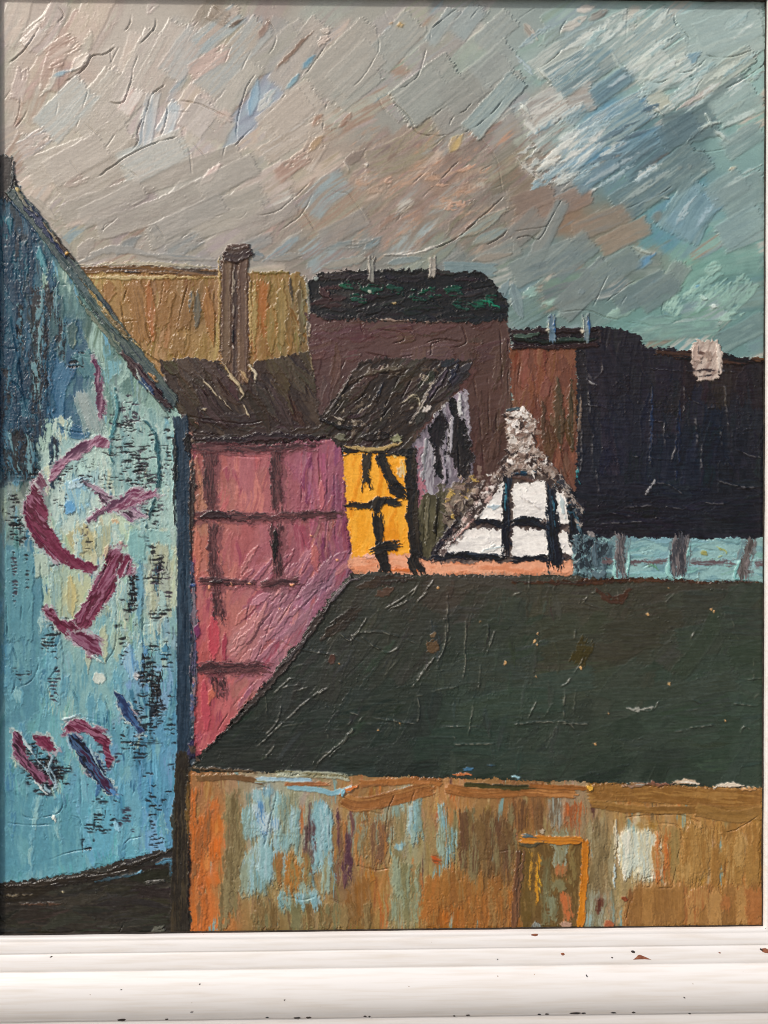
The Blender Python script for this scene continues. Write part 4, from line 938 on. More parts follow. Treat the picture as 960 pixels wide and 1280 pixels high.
scumble([GRF], grf, 260, lambda x, y: (50 if x < 560 and y < 880 else (8 if rng.random() < .7 else 60)), (40, 130), (12, 34), jit=2.2, th=.4, edge=.55, end=.7)
scumble([GRF], grf, 90, lambda x, y: 55 if x < 520 else 88, (20, 60), (3, 9), jit=5, th=.4, edge=.5, box=(280, 730, 700, 960), dry=(.2, .5))
drag([GRF], 8, 10, .6)
for p_, w, c in [("445,735 480,725 520,722", 12, [(70, 60, 52), (56, 48, 44)]), ("640,728 720,728 800,724 880,726 955,728", 8, [(76, 52, 38), (54, 42, 36)]), ("470,745 490,735", 14, [(84, 66, 56)]), ("535,815 548,800", 16, [(92, 74, 56)]), ("545,790 538,796", 6, [(110, 90, 68)]),
                 ("410,830 420,818", 8, [(80, 60, 54)]), ("720,830 735,800", 22, [(66, 60, 38)]), ("400,800 430,775 460,750", 16, [(62, 54, 48), (50, 46, 42)]), ("790,735 770,750 740,735", 10, [(72, 52, 42)])]:
    stroke(p_, w, c, only=[GRF], dry=.3, th=.5)
stroke("256,938 300,894 345,845 386,792 418,746 440,722", 9, [(46, 44, 42), (70, 62, 60), (54, 48, 48)], th=1.8, edge=1.2, only=[GRF, PNK]); stroke("405,765 432,730 450,722", 5, [(110, 100, 104), (70, 64, 64)], th=1.6, dry=.25); stroke("350,835 395,785", 4, [(96, 90, 92), (60, 54, 54)], th=1.4, dry=.35)
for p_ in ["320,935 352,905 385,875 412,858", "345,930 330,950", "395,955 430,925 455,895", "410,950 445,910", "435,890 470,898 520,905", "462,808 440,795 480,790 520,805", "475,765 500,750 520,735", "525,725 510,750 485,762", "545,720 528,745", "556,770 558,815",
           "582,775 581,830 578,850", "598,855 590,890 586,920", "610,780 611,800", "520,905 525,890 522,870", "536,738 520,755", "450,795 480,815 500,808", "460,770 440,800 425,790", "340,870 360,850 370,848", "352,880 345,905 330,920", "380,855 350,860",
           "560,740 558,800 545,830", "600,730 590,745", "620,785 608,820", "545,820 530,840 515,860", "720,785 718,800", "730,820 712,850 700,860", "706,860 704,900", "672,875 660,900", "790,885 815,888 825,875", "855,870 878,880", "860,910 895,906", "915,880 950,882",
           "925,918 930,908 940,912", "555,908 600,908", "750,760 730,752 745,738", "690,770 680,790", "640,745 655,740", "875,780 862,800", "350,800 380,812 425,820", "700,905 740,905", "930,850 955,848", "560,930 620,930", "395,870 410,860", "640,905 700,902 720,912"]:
    scratch_glint(p_, 1.9, (122, 120, 108), .75)
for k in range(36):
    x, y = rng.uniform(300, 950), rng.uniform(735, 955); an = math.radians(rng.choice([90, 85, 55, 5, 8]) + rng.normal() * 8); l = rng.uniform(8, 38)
    scratch_glint([(x, y), (x + math.cos(an) * l, y - math.sin(an) * l)], rng.uniform(.5, 1.2), (104, 104, 92), .6)
for x, y, w in [(548, 734, 5), (601, 778, 6), (631, 829, 6), (668, 802, 6), (671, 806, 4), (670, 845, 4), (809, 768, 4), (889, 762, 3), (892, 764, 3), (726, 834, 4), (835, 734, 3), (836, 854, 4), (500, 904, 3), (744, 930, 4), (760, 892, 3), (473, 913, 4), (671, 793, 3), (906, 901, 3), (424, 829, 4)]:
    dab(x, y, w, 3, [(214, 172, 116), (196, 150, 100)], ang=rng.uniform(0, 90), th=1.)
dab(577, 968, 26, 4, [(206, 128, 84), (190, 110, 64)], th=1.2); dab(585, 961, 12, 5, [(70, 110, 140)], th=.9, dry=.2); dab(613, 957, 10, 3, [(60, 84, 100)], dry=.3); dab(645, 971, 14, 3, [(150, 190, 200)], dry=.3); stroke("782,885 800,887 820,884", 6, [(150, 150, 142)], dry=.5, th=.8)

# ---- rusty wall at the bottom
RUS = part("rusty_wall", "brown and orange streaked wall along the bottom of the painting")
fill("236,968 300,966 420,970 560,974 700,978 860,984 965,986 965,1185 232,1185 234,1060", [(140, 104, 66), (126, 92, 60), (154, 116, 74)], RUS, edge=.6)
rus = field([(245, 1000, 134, 98, 68), (245, 1080, 170, 100, 58), (245, 1140, 176, 100, 54), (268, 1030, 176, 104, 58), (290, 1020, 128, 108, 78), (295, 1100, 130, 112, 78), (325, 1010, 138, 150, 150), (330, 1080, 120, 124, 104), (335, 1150, 116, 98, 66),
             (360, 1010, 138, 146, 128), (360, 1090, 150, 112, 66), (375, 1140, 122, 112, 80), (400, 1050, 122, 156, 160), (400, 1120, 134, 112, 76), (430, 1040, 140, 112, 78), (425, 1100, 108, 88, 70), (460, 1060, 142, 110, 74), (450, 1000, 134, 96, 62), (440, 1150, 114, 90, 56),
             (460, 1110, 142, 100, 56), (500, 1010, 140, 120, 90), (505, 1060, 132, 134, 110), (510, 1120, 130, 122, 88), (500, 1150, 136, 120, 84), (550, 1050, 130, 112, 80), (560, 1000, 150, 110, 72), (565, 1120, 156, 98, 48), (550, 1155, 140, 90, 46), (600, 1040, 116, 98, 66),
             (610, 1090, 106, 82, 54), (620, 1140, 140, 92, 54), (640, 1020, 126, 92, 60), (670, 1000, 118, 84, 54), (700, 1000, 130, 120, 100), (680, 1060, 108, 86, 58), (670, 1110, 112, 86, 54), (700, 1100, 132, 118, 88), (745, 1080, 126, 108, 78), (745, 1140, 132, 124, 100),
             (800, 995, 138, 102, 60), (900, 1000, 146, 110, 66), (800, 1060, 172, 172, 146), (830, 1060, 148, 112, 66), (870, 1060, 152, 116, 68), (920, 1060, 150, 112, 66), (820, 1130, 144, 100, 58), (900, 1130, 140, 102, 58), (780, 1110, 142, 128, 94), (940, 1130, 138, 96, 54), (800, 1150, 148, 106, 60)])
rus.F[:] = rus.F * np.array([1.1, 1.08, 1.06]) + np.array([7, 5, 2])
field_fill(rus, LAB == RUS)
scumble([RUS], rus, 330, 89, (20, 70), (5, 16), jit=7, th=.5, edge=.5, end=.5, tint=[(122, 160, 160), (176, 104, 58), (112, 92, 66), (150, 132, 92)], tintp=.22)
scumble([RUS], rus, 320, 89, (20, 70), (2, 7), jit=13, th=.3, edge=.3, end=.3, dry=(.2, .5), soft=1, tint=[(140, 168, 160), (196, 120, 66), (92, 66, 60), (186, 164, 120), (160, 150, 110)], tintp=.3)
bl, orr, ol, br_, pu = (132, 176, 190), (200, 112, 58), (128, 118, 84), (112, 80, 52), (88, 62, 72)
for p_, w, c in [("240,985 238,1160", 9, [(166, 92, 52), (140, 88, 58)]), ("244,1050 243,1165", 9, [(204, 114, 56), (176, 104, 58)]), ("268,1000 266,1025", 12, [orr, (186, 110, 64)]), ("270,1050 270,1075", 15, [(214, 112, 50), (186, 104, 52)]), ("262,1090 266,1110", 20, [(196, 106, 54), orr]),
                 ("248,1130 250,1165", 18, [(210, 116, 54), (190, 108, 54)]), ("274,1150 274,1166", 10, [orr]), ("290,990 288,1140", 18, [ol, (136, 122, 90), (116, 104, 76)]), ("310,985 313,1060 308,1110", 9, [bl, (146, 170, 172), (110, 130, 120)]), ("318,1000 316,1120", 8, [(150, 152, 128), ol]), ("328,990 322,1010", 14, [(150, 96, 60)]),
                 ("322,1012 325,1035 335,1020", 10, [(70, 120, 170), (110, 156, 190)]), ("336,985 330,1060", 10, [(140, 176, 190), bl, (100, 140, 160)]), ("340,1015 334,1042", 8, [(74, 120, 168)]), ("352,992 344,1060", 14, [(150, 148, 120), (124, 128, 104)]), ("368,990 362,1060", 12, [(150, 176, 172), (134, 132, 104)]),
                 ("377,1005 379,1040", 10, [(196, 112, 60), (176, 112, 70)]), ("386,1000 385,1070 390,1105", 7, [(78, 62, 66), (96, 74, 74)]), ("400,1000 398,1060 402,1088", 16, [bl, (118, 160, 172), (132, 170, 176)]), ("412,1020 410,1090", 8, [(120, 168, 180), (128, 122, 96)]),
                 ("428,1025 426,1060", 10, [(84, 58, 70), (176, 110, 66)]), ("425,1090 424,1108", 18, [pu, (100, 72, 74)]), ("430,1060 424,1105", 9, [(92, 64, 74), (120, 88, 70)]), ("454,1020 453,1045", 5, [(120, 52, 54)]), ("440,1010 440,1060", 12, [(134, 150, 136), (142, 112, 72)]), ("462,1030 462,1080", 14, [(158, 108, 64), (138, 116, 78)]),
                 ("348,1075 356,1110", 16, [(166, 110, 58), (150, 112, 70)]), ("340,1060 335,1110", 14, [(134, 150, 138), (120, 124, 98)]), ("370,1080 370,1115", 14, [(160, 108, 58), (140, 100, 60)]), ("384,1090 384,1120", 8, [(130, 168, 172)]), ("325,1120 328,1160", 16, [(122, 104, 70), (110, 92, 62)]), ("335,1125 338,1150", 6, [pu]),
                 ("355,1120 362,1140", 22, [(136, 170, 160), (120, 130, 106)]), ("385,1118 395,1128", 14, [(146, 184, 190), (130, 150, 140)]), ("460,1085 462,1105", 9, [(190, 132, 44), (170, 110, 50)]), ("450,1100 455,1150", 22, [(148, 102, 54), (136, 96, 56)]), ("430,1130 440,1155", 24, [(112, 84, 52), (124, 94, 58)]),
                 ("500,985 488,1010 483,1045", 6, [(150, 112, 72), (120, 88, 60)]), ("510,985 506,1010", 12, [bl, (150, 180, 186)]), ("518,985 513,1010", 6, [(176, 116, 72)]), ("525,985 522,1050", 9, [(130, 176, 186), (140, 140, 116)]), ("500,1010 498,1080", 14, [(150, 132, 96), ol]), ("503,1052 505,1060", 18, [(170, 206, 210), bl]),
                 ("515,1010 519,1058", 7, [(126, 172, 188)]), ("498,1080 505,1160", 24, [(132, 142, 118), (126, 118, 84), (146, 150, 124)]), ("520,1080 520,1150", 12, [(150, 124, 84), (130, 140, 112)]), ("543,1015 543,1035", 5, [(160, 60, 44)]), ("555,1010 556,1090", 9, [(140, 164, 160), (126, 124, 96), bl]), ("540,1070 552,1072", 14, [(196, 86, 44), (120, 70, 46)]),
                 ("566,1010 568,1080", 12, [(124, 122, 92), (136, 126, 90)]), ("585,1010 586,1100", 16, [(130, 110, 74), (112, 92, 62), (122, 120, 92)]), ("545,1095 540,1160", 22, [(150, 92, 44), (134, 84, 44)]), ("562,1095 560,1150", 14, [(190, 112, 50), (166, 98, 46)]), ("578,1100 574,1160", 16, [(176, 104, 50), (150, 96, 50)]),
                 ("600,1120 596,1160", 26, [(156, 100, 52), (138, 90, 50)]), ("612,1015 612,1100", 22, [(112, 86, 58), (98, 74, 52), (120, 98, 68)]), ("630,1020 628,1110", 18, [(100, 74, 54), (116, 90, 64)]), ("628,1120 625,1165", 16, [(150, 96, 56), (120, 84, 52)]),
                 ("652,1000 652,1040", 16, [(114, 82, 56), (98, 72, 54)]), ("670,992 672,1040", 14, [(104, 76, 54), (120, 90, 62)]), ("694,993 694,1035", 16, [(150, 158, 150), (110, 92, 72), (166, 170, 158)]), ("715,1005 714,1035", 18, [(196, 104, 56), (150, 88, 56)]), ("726,1000 726,1060", 9, [(130, 92, 62), (176, 100, 58)]),
                 ("750,1020 746,1120", 18, [(134, 118, 86), (118, 100, 72), (150, 134, 100)]), ("745,1115 742,1160", 26, [(140, 138, 112), (124, 118, 92), (160, 164, 146)]), ("736,1140 736,1160", 9, [(150, 186, 190)]), ("750,1122 748,1142", 8, [(90, 52, 44), (116, 80, 62)]), ("766,1110 768,1160", 8, [(130, 146, 136), (120, 112, 84)]),
                 ("800,1050 798,1095", 40, [(206, 206, 184), (190, 200, 186), (186, 180, 150)]), ("815,1060 818,1096", 14, [(186, 202, 194), (200, 176, 140)]), ("785,1040 782,1090", 14, [(200, 196, 164), (176, 164, 124)]), ("820,1032 800,1034", 10, [(150, 110, 50)]), ("833,1036 832,1095", 12, [(166, 104, 54), (186, 104, 56), (150, 110, 66)]),
                 ("818,1066 816,1095", 4, [(200, 110, 64)]), ("845,1035 845,1100", 14, [(142, 120, 76), (154, 126, 80)]), ("865,1030 862,1110", 16, [(160, 128, 80), (146, 116, 70)]), ("888,1030 886,1085", 20, [(152, 114, 66), (142, 106, 62)]), ("915,1030 912,1090", 24, [(150, 110, 62), (140, 104, 60)]), ("940,1030 936,1100", 24, [(144, 104, 60), (154, 114, 66)]),
                 ("888,1048 887,1065", 7, [(200, 160, 130)]), ("929,1042 928,1065", 6, [(206, 176, 146)]), ("886,1085 884,1105", 9, [(170, 150, 120)]), ("905,1080 912,1112", 6, [(120, 76, 44)]), ("930,1080 926,1120", 14, [(160, 96, 54)]), ("905,1125 904,1140", 9, [(190, 200, 186), (150, 130, 100)]), ("790,1115 785,1160", 14, [(112, 76, 48), (140, 96, 58)]),
                 ("805,1108 800,1160", 26, [(160, 120, 72), (144, 104, 62)]), ("840,1120 842,1140", 26, [(176, 106, 60), (150, 102, 60)]), ("870,1125 868,1160", 24, [(156, 108, 62), (138, 98, 58)]), ("920,1120 926,1150", 30, [(150, 100, 54), (166, 98, 50)]), ("896,1140 880,1160", 24, [(138, 98, 56)]), ("780,1095 778,1130", 10, [(158, 138, 100)]),
                 ("860,1105 858,1125", 20, [(156, 126, 78)]), ("775,1015 778,1040", 14, [(150, 116, 72), (170, 140, 90)])]:
    stroke(p_, w * 1.1, c + [rus(P(p_)[0][0], P(p_)[0][1])], only=[RUS], th=.45, dry=.1 if rng.random() < .5 else .26, edge=.35, groove=.3, soft=1.4, a=.95, rag=1.2, tp=False)
def rpatch(x0, y0, x1, y1, n, cols, w=(4, 11), dry=.3, ln=(20, 60)):
    for _ in range(n):
        x = rng.uniform(x0, x1); l = rng.uniform(*ln); y = rng.uniform(y0, max(y0 + 1, y1 - l))
        c = cols[rng.integers(len(cols))]; c2 = cols[rng.integers(len(cols))]
        stroke([(x, y), (x + rng.normal() * 2, min(y + l, y1))], rng.uniform(*w), [c, c2, c], only=[RUS], th=.5, edge=.35, groove=.3, dry=dry * rng.uniform(.4, 1.4), tp=False, rag=1.3, soft=.5)


tq = [(140, 178, 182), (122, 164, 172), (150, 170, 156), (128, 150, 140), (160, 188, 194)]
rpatch(306, 985, 350, 1118, 26, tq + [(140, 150, 130)], w=(7, 16)); rpatch(350, 1060, 420, 1125, 14, tq + [(140, 130, 96), (150, 120, 80)], w=(5, 12)); rpatch(440, 1000, 490, 1060, 10, [(140, 150, 134), (150, 124, 86)], w=(6, 12)); rpatch(340, 995, 375, 1070, 14, tq + [(150, 146, 116)]); rpatch(392, 1000, 415, 1092, 12, tq[:2] + tq[4:]); rpatch(345, 1112, 400, 1140, 16, tq, ln=(8, 22)); rpatch(495, 985, 528, 1060, 12, tq + [(150, 130, 96)]); rpatch(490, 1060, 528, 1160, 14, [(136, 146, 120), (128, 124, 90), (146, 156, 132)])
rpatch(545, 1005, 575, 1085, 8, tq + [(130, 124, 92)]); rpatch(318, 1000, 345, 1045, 6, [(80, 128, 174), (120, 160, 190), (180, 200, 206)], ln=(10, 25)); rpatch(418, 1010, 490, 1090, 16, [(146, 116, 76), (166, 116, 68), (134, 138, 116), (120, 90, 70)])
rpatch(420, 1010, 440, 1110, 7, [(86, 60, 70), (104, 74, 76), (120, 84, 78)], w=(3, 7)); rpatch(382, 1000, 392, 1100, 4, [(84, 64, 68), (100, 78, 74)], w=(3, 5)); rpatch(345, 1060, 390, 1120, 10, [(168, 114, 60), (150, 108, 66), (138, 124, 84)])
rpatch(530, 1085, 640, 1165, 26, [(154, 106, 58), (166, 108, 58), (138, 94, 54), (146, 112, 70)], w=(8, 20)); rpatch(575, 1005, 645, 1100, 18, [(116, 92, 62), (104, 80, 56), (128, 116, 84), (100, 74, 56)], w=(5, 12))
rpatch(776, 1036, 826, 1098, 26, [(214, 214, 192), (196, 204, 190), (204, 194, 160), (188, 198, 186), (226, 222, 204)], w=(7, 14), dry=.2); rpatch(812, 1040, 842, 1100, 8, [(190, 112, 62), (170, 124, 74), (186, 160, 120)], w=(3, 7)); rpatch(845, 1030, 950, 1110, 34, [(168, 130, 78), (156, 118, 68), (176, 140, 88), (150, 110, 62)], w=(7, 18), dry=.2)
rpatch(790, 1105, 950, 1165, 34, [(160, 118, 70), (148, 108, 64), (172, 130, 80), (138, 100, 60), (160, 106, 64)], w=(12, 26), dry=.2); rpatch(735, 1020, 766, 1120, 12, [(136, 120, 88), (122, 106, 76), (154, 142, 110)]); rpatch(236, 985, 262, 1165, 16, [(176, 102, 56), (150, 96, 60), (196, 110, 56), (132, 96, 66)], w=(5, 10))
rpatch(278, 985, 305, 1165, 14, [(128, 116, 84), (140, 126, 92), (112, 98, 70)], w=(6, 12)); rpatch(310, 1125, 490, 1165, 26, [(126, 104, 70), (114, 92, 60), (140, 118, 80), (120, 116, 84)], w=(6, 14), ln=(12, 40))
drag([RUS], 90, 8, .6)
# top edge of the wall
for p_, w, c in [("245,972 300,972 330,978", 8, [(126, 96, 62), (112, 84, 58)]), ("320,975 350,974 390,976", 7, [(150, 182, 200), (176, 200, 206), (140, 140, 110)]), ("345,968 400,968 440,972", 8, [(150, 152, 124), (134, 128, 98), (166, 170, 150)]), ("360,984 400,988 415,992 440,984", 7, [bl, (150, 184, 186)]),
                 ("355,980 410,980", 5, [(176, 120, 84), (146, 96, 62)]), ("430,1000 450,1006 490,998 540,985", 18, [(150, 100, 60), (132, 88, 54), (166, 118, 72)]), ("450,980 520,976 550,978", 9, [(160, 106, 62), (134, 92, 60)]), ("558,985 600,992 660,990 720,992", 12, [(160, 106, 62), (140, 94, 56), (176, 122, 74)]),
                 ("580,980 640,984 690,982", 6, [(70, 68, 44), (60, 58, 42)]), ("660,982 700,984 740,986", 6, [(150, 96, 52), (120, 80, 48)]), ("735,992 800,990 880,996 955,1000", 24, [(146, 106, 60), (134, 96, 54), (158, 118, 68)]), ("738,1005 800,1012 860,1012 955,1012", 10, [(150, 112, 64), (128, 94, 54)]),
                 ("870,1012 910,1020 955,1016", 16, [(150, 114, 66), (140, 106, 62)])]:
    stroke(p_, w, c, only=[RUS, GRF], th=.8, edge=.4, groove=.35, rag=.6, tp=False)
for p_, w, c in [("776,983 800,980 812,981", 6, [(186, 196, 190), (150, 120, 100)]), ("840,978 860,977 875,981", 5, [(226, 216, 200), (190, 160, 130)]), ("892,984 910,980 930,982", 6, [(220, 206, 186), (170, 130, 96)]), ("925,987 955,984", 5, [(226, 220, 206), (190, 140, 90)]), ("805,980 840,979", 5, [(140, 98, 80)]), ("733,983 742,988", 5, [(220, 168, 70)]),
                 ("770,1022 768,1070", 4, [(220, 214, 196), (186, 176, 150)]), ("769,1070 768,1110", 3, [(180, 196, 196)]), ("425,994 432,988 446,983", 6, [(206, 120, 66)]), ("430,984 428,996", 4, [(140, 190, 206)])]:
    stroke(p_, w, c, th=1.5, dry=.15, edge=.8)
for p_ in ["320,985 345,990 336,1030 330,1060", "500,982 486,1010 482,1045", "492,1015 490,1060 486,1085", "519,985 512,1010", "520,1040 518,1060 508,1090", "386,1000 384,1060", "412,1005 412,1060", "560,1005 561,1090", "570,1005 569,1095", "440,1080 470,1088 490,1085", "350,1120 380,1125 400,1120 430,1130",
           "345,1118 360,1140", "780,1022 840,1018 860,1022 910,1040 950,1018", "800,1030 850,1034 846,1080 840,1110", "800,1108 820,1110 845,1110", "790,1120 785,1140 780,1160", "768,1020 769,1110", "745,1112 765,1108", "905,1070 912,1110", "620,1065 640,1062", "640,1130 638,1165", "460,1014 480,1018", "820,1095 800,1098", "555,1060 562,1065"]:
    ridge(p_, 2.0, 1.1, 3.5, side=rng.choice([-1, 1]))
dab(780, 1123, 6, 9, [(130, 70, 46)], ang=70, dry=.1); stroke("755,1158 768,1152", 10, [(166, 100, 70), (150, 84, 56)], th=1.2)
DOOR = part("door", "orange outlined doorway in the rusty wall", RUS)
fill("648,1052 728,1054 724,1162 652,1162", [(118, 96, 60), (104, 82, 52), (134, 108, 66)], DOOR, edge=.2, th=.3)
for p_, w, c in [("660,1060 658,1160", 12, [(104, 84, 50), (126, 96, 54)]), ("672,1062 672,1130", 6, [(200, 140, 50), (110, 88, 54)]), ("673,1090 674,1120", 3, [(220, 170, 60)]), ("665,1065 662,1110", 3, [(190, 140, 60)]), ("684,1072 682,1160", 12, [(122, 118, 88), (108, 96, 66)]), ("700,1038 700,1085", 20, [(150, 160, 144), (132, 128, 100)]),
                 ("702,1080 700,1098", 16, [(176, 112, 72), (140, 112, 76)]), ("698,1100 698,1116", 18, [(126, 120, 88)]), ("706,1118 710,1150", 15, [(186, 108, 66), (160, 108, 70), (130, 110, 76)]), ("690,1120 690,1155", 14, [(130, 134, 108), (112, 104, 74)]), ("716,1060 716,1110", 8, [(130, 112, 72)]), ("700,1154 714,1156", 9, [(186, 150, 130)])]:
    stroke(p_, w, c, only=[DOOR, RUS], th=.4, dry=.28, soft=1.2, tp=False, rag=1.2)
stroke("668,1152 670,1162", 12, [(150, 156, 150), (90, 84, 76)], dry=.3); stroke("655,1062 648,1110 646,1164", 6, [(92, 70, 56), (120, 88, 66)], only=[DOOR, RUS], edge=1.)
DF = part("door_frame", None, DOOR)
stroke("652,1048 690,1050 728,1052", 10, [(206, 136, 52), (190, 120, 48), (150, 100, 56)], th=1.4, lab=DF, edge=.9, dry=.05)
DF = part("door_frame", None, DOOR)
stroke("732,1050 730,1100 725,1162", 9, [(204, 128, 44), (186, 114, 44)], th=1.4, lab=DF, edge=.9)
DF = part("door_frame", None, DOOR)
stroke("648,1062 644,1110 642,1164", 6, [(120, 84, 60), (96, 70, 54)], th=1.2, lab=DF, edge=.9)
stroke("648,1054 665,1056 680,1052", 5, [(60, 80, 84), (90, 84, 66)], th=1., dry=.25); stroke("646,1045 672,1046", 3, [(80, 96, 100)], th=1., dry=.3); stroke("675,1038 680,1042", 8, [(180, 164, 140)], dry=.4)

# ---- blue house at the edge, its corner post and the street
BLU = part("blue_house", "tall blue-green house wall scrawled with maroon marks")
fill("-6,195 14,195 18,215 25,240 38,258 60,284 82,312 100,338 118,366 150,412 186,462 214,500 226,520 230,545 230,700 232,1000 226,1064 180,1068 140,1078 96,1090 56,1098 -6,1106", [(96, 150, 164), (84, 136, 154), (112, 162, 172)], BLU, edge=.7)
blu = field([(10, 215, 56, 50, 48), (8, 260, 42, 78, 98), (25, 270, 50, 70, 96), (10, 320, 48, 92, 108), (40, 330, 46, 84, 100), (60, 350, 120, 150, 140), (10, 400, 44, 76, 96), (20, 470, 44, 74, 98), (45, 400, 44, 56, 62), (50, 470, 40, 60, 72), (90, 400, 66, 96, 100), (75, 440, 56, 84, 100),
             (110, 420, 100, 124, 112), (80, 500, 62, 98, 126), (110, 490, 110, 140, 140), (120, 460, 96, 126, 122), (20, 540, 40, 62, 74), (30, 580, 42, 66, 76), (60, 545, 164, 192, 178), (70, 570, 158, 190, 182), (110, 530, 150, 172, 168), (150, 510, 120, 150, 136), (170, 540, 136, 172, 164),
             (200, 560, 150, 182, 176), (170, 600, 140, 178, 172), (210, 620, 150, 184, 180), (100, 620, 158, 188, 182), (20, 620, 112, 126, 116), (25, 660, 96, 128, 128), (20, 710, 92, 142, 156), (40, 760, 96, 144, 156), (70, 720, 150, 178, 162), (90, 740, 178, 182, 146), (110, 670, 178, 176, 138), (130, 650, 166, 178, 152),
             (150, 700, 150, 178, 164), (180, 720, 128, 166, 172), (200, 700, 176, 182, 156), (205, 740, 172, 180, 158), (190, 800, 112, 156, 168), (140, 770, 150, 176, 158), (100, 800, 140, 172, 166), (50, 820, 98, 150, 162), (20, 850, 92, 142, 156), (90, 850, 110, 160, 168), (130, 840, 140, 176, 178), (170, 850, 110, 156, 182),
             (210, 850, 100, 148, 166), (50, 900, 98, 152, 164), (120, 880, 104, 156, 168), (200, 930, 92, 146, 176), (30, 990, 94, 148, 162), (100, 1000, 96, 154, 172), (180, 1000, 90, 148, 176), (60, 1060, 98, 154, 168), (150, 1050, 98, 160, 178), (210, 1030, 92, 146, 174)], 4.0)
_yy = (np.arange(blu.F.shape[0]) * 8 + Y0)[:, None, None]
blu.F[:] += 20 * np.exp(-((_yy - 610) / 95.) ** 2) * (blu.F.mean(-1, keepdims=True) > 105) + 5
field_fill(blu, LAB == BLU)
scumble([BLU], blu, 330, 89, (24, 80), (7, 24), jit=8, th=.5, edge=.5, end=.7, tint=[(70, 120, 145), (160, 190, 180), (120, 170, 180)], tintp=.25)
scumble([BLU], blu, 220, 89, (14, 50), (3, 9), jit=10, th=.5, edge=.5, end=.5, dry=(.15, .45), tint=[(60, 105, 135), (176, 196, 180), (110, 165, 190)], tintp=.35)
ob = dict(only=[BLU])
def bpatch(pts, cols, a=.8, **k):
    keep = LAB.copy(); fill(pts, cols, BLU, a=a, th=.4, edge=.5, rag=1.6, groove=.25, **k); LAB[keep != BLU] = keep[keep != BLU]


for pts, cols in [("-4,252 22,256 44,285 62,330 58,372 66,420 60,470 64,520 46,538 44,596 -4,612", [(42, 70, 90), (34, 52, 66), (56, 94, 112), (46, 80, 102), (30, 42, 50)]),
                  ("62,380 100,400 116,450 108,540 78,540 64,510 66,440", [(66, 102, 122), (52, 86, 112), (84, 120, 130), (58, 92, 108)]),
                  ("60,330 78,345 110,400 90,398 66,385", [(110, 144, 140), (84, 116, 118), (140, 166, 152)]),
                  ("48,528 76,542 108,544 130,520 142,560 134,600 96,580 70,604 50,600", [(168, 194, 184), (180, 204, 194), (150, 182, 178)]),
                  ("140,480 180,505 214,530 214,660 186,664 150,640 138,600", [(140, 176, 170), (164, 192, 186), (118, 156, 158)]),
                  ("66,600 120,586 140,610 120,660 84,672 64,640", [(170, 196, 192), (186, 206, 198), (150, 184, 190)]),
                  ("166,664 212,662 214,700 186,706 166,700", [(130, 176, 178), (144, 186, 184)]),
                  ("184,690 214,700 214,770 186,776 180,730", [(176, 180, 152), (160, 174, 160), (186, 190, 170)]),
                  ("8,684 52,690 56,800 46,900 6,910", [(92, 142, 156), (84, 132, 150), (104, 154, 164)]),
                  ("60,690 84,700 100,770 84,800 62,780", [(172, 184, 160), (158, 180, 166), (182, 186, 150)]),
                  ("100,800 140,812 142,880 96,900 88,840", [(112, 162, 172), (136, 176, 176), (100, 152, 166)]),
                  ("-4,985 70,1000 100,1030 96,1080 -4,1098", [(96, 152, 166), (88, 142, 160), (108, 162, 172)])]:
    bpatch(pts, cols)
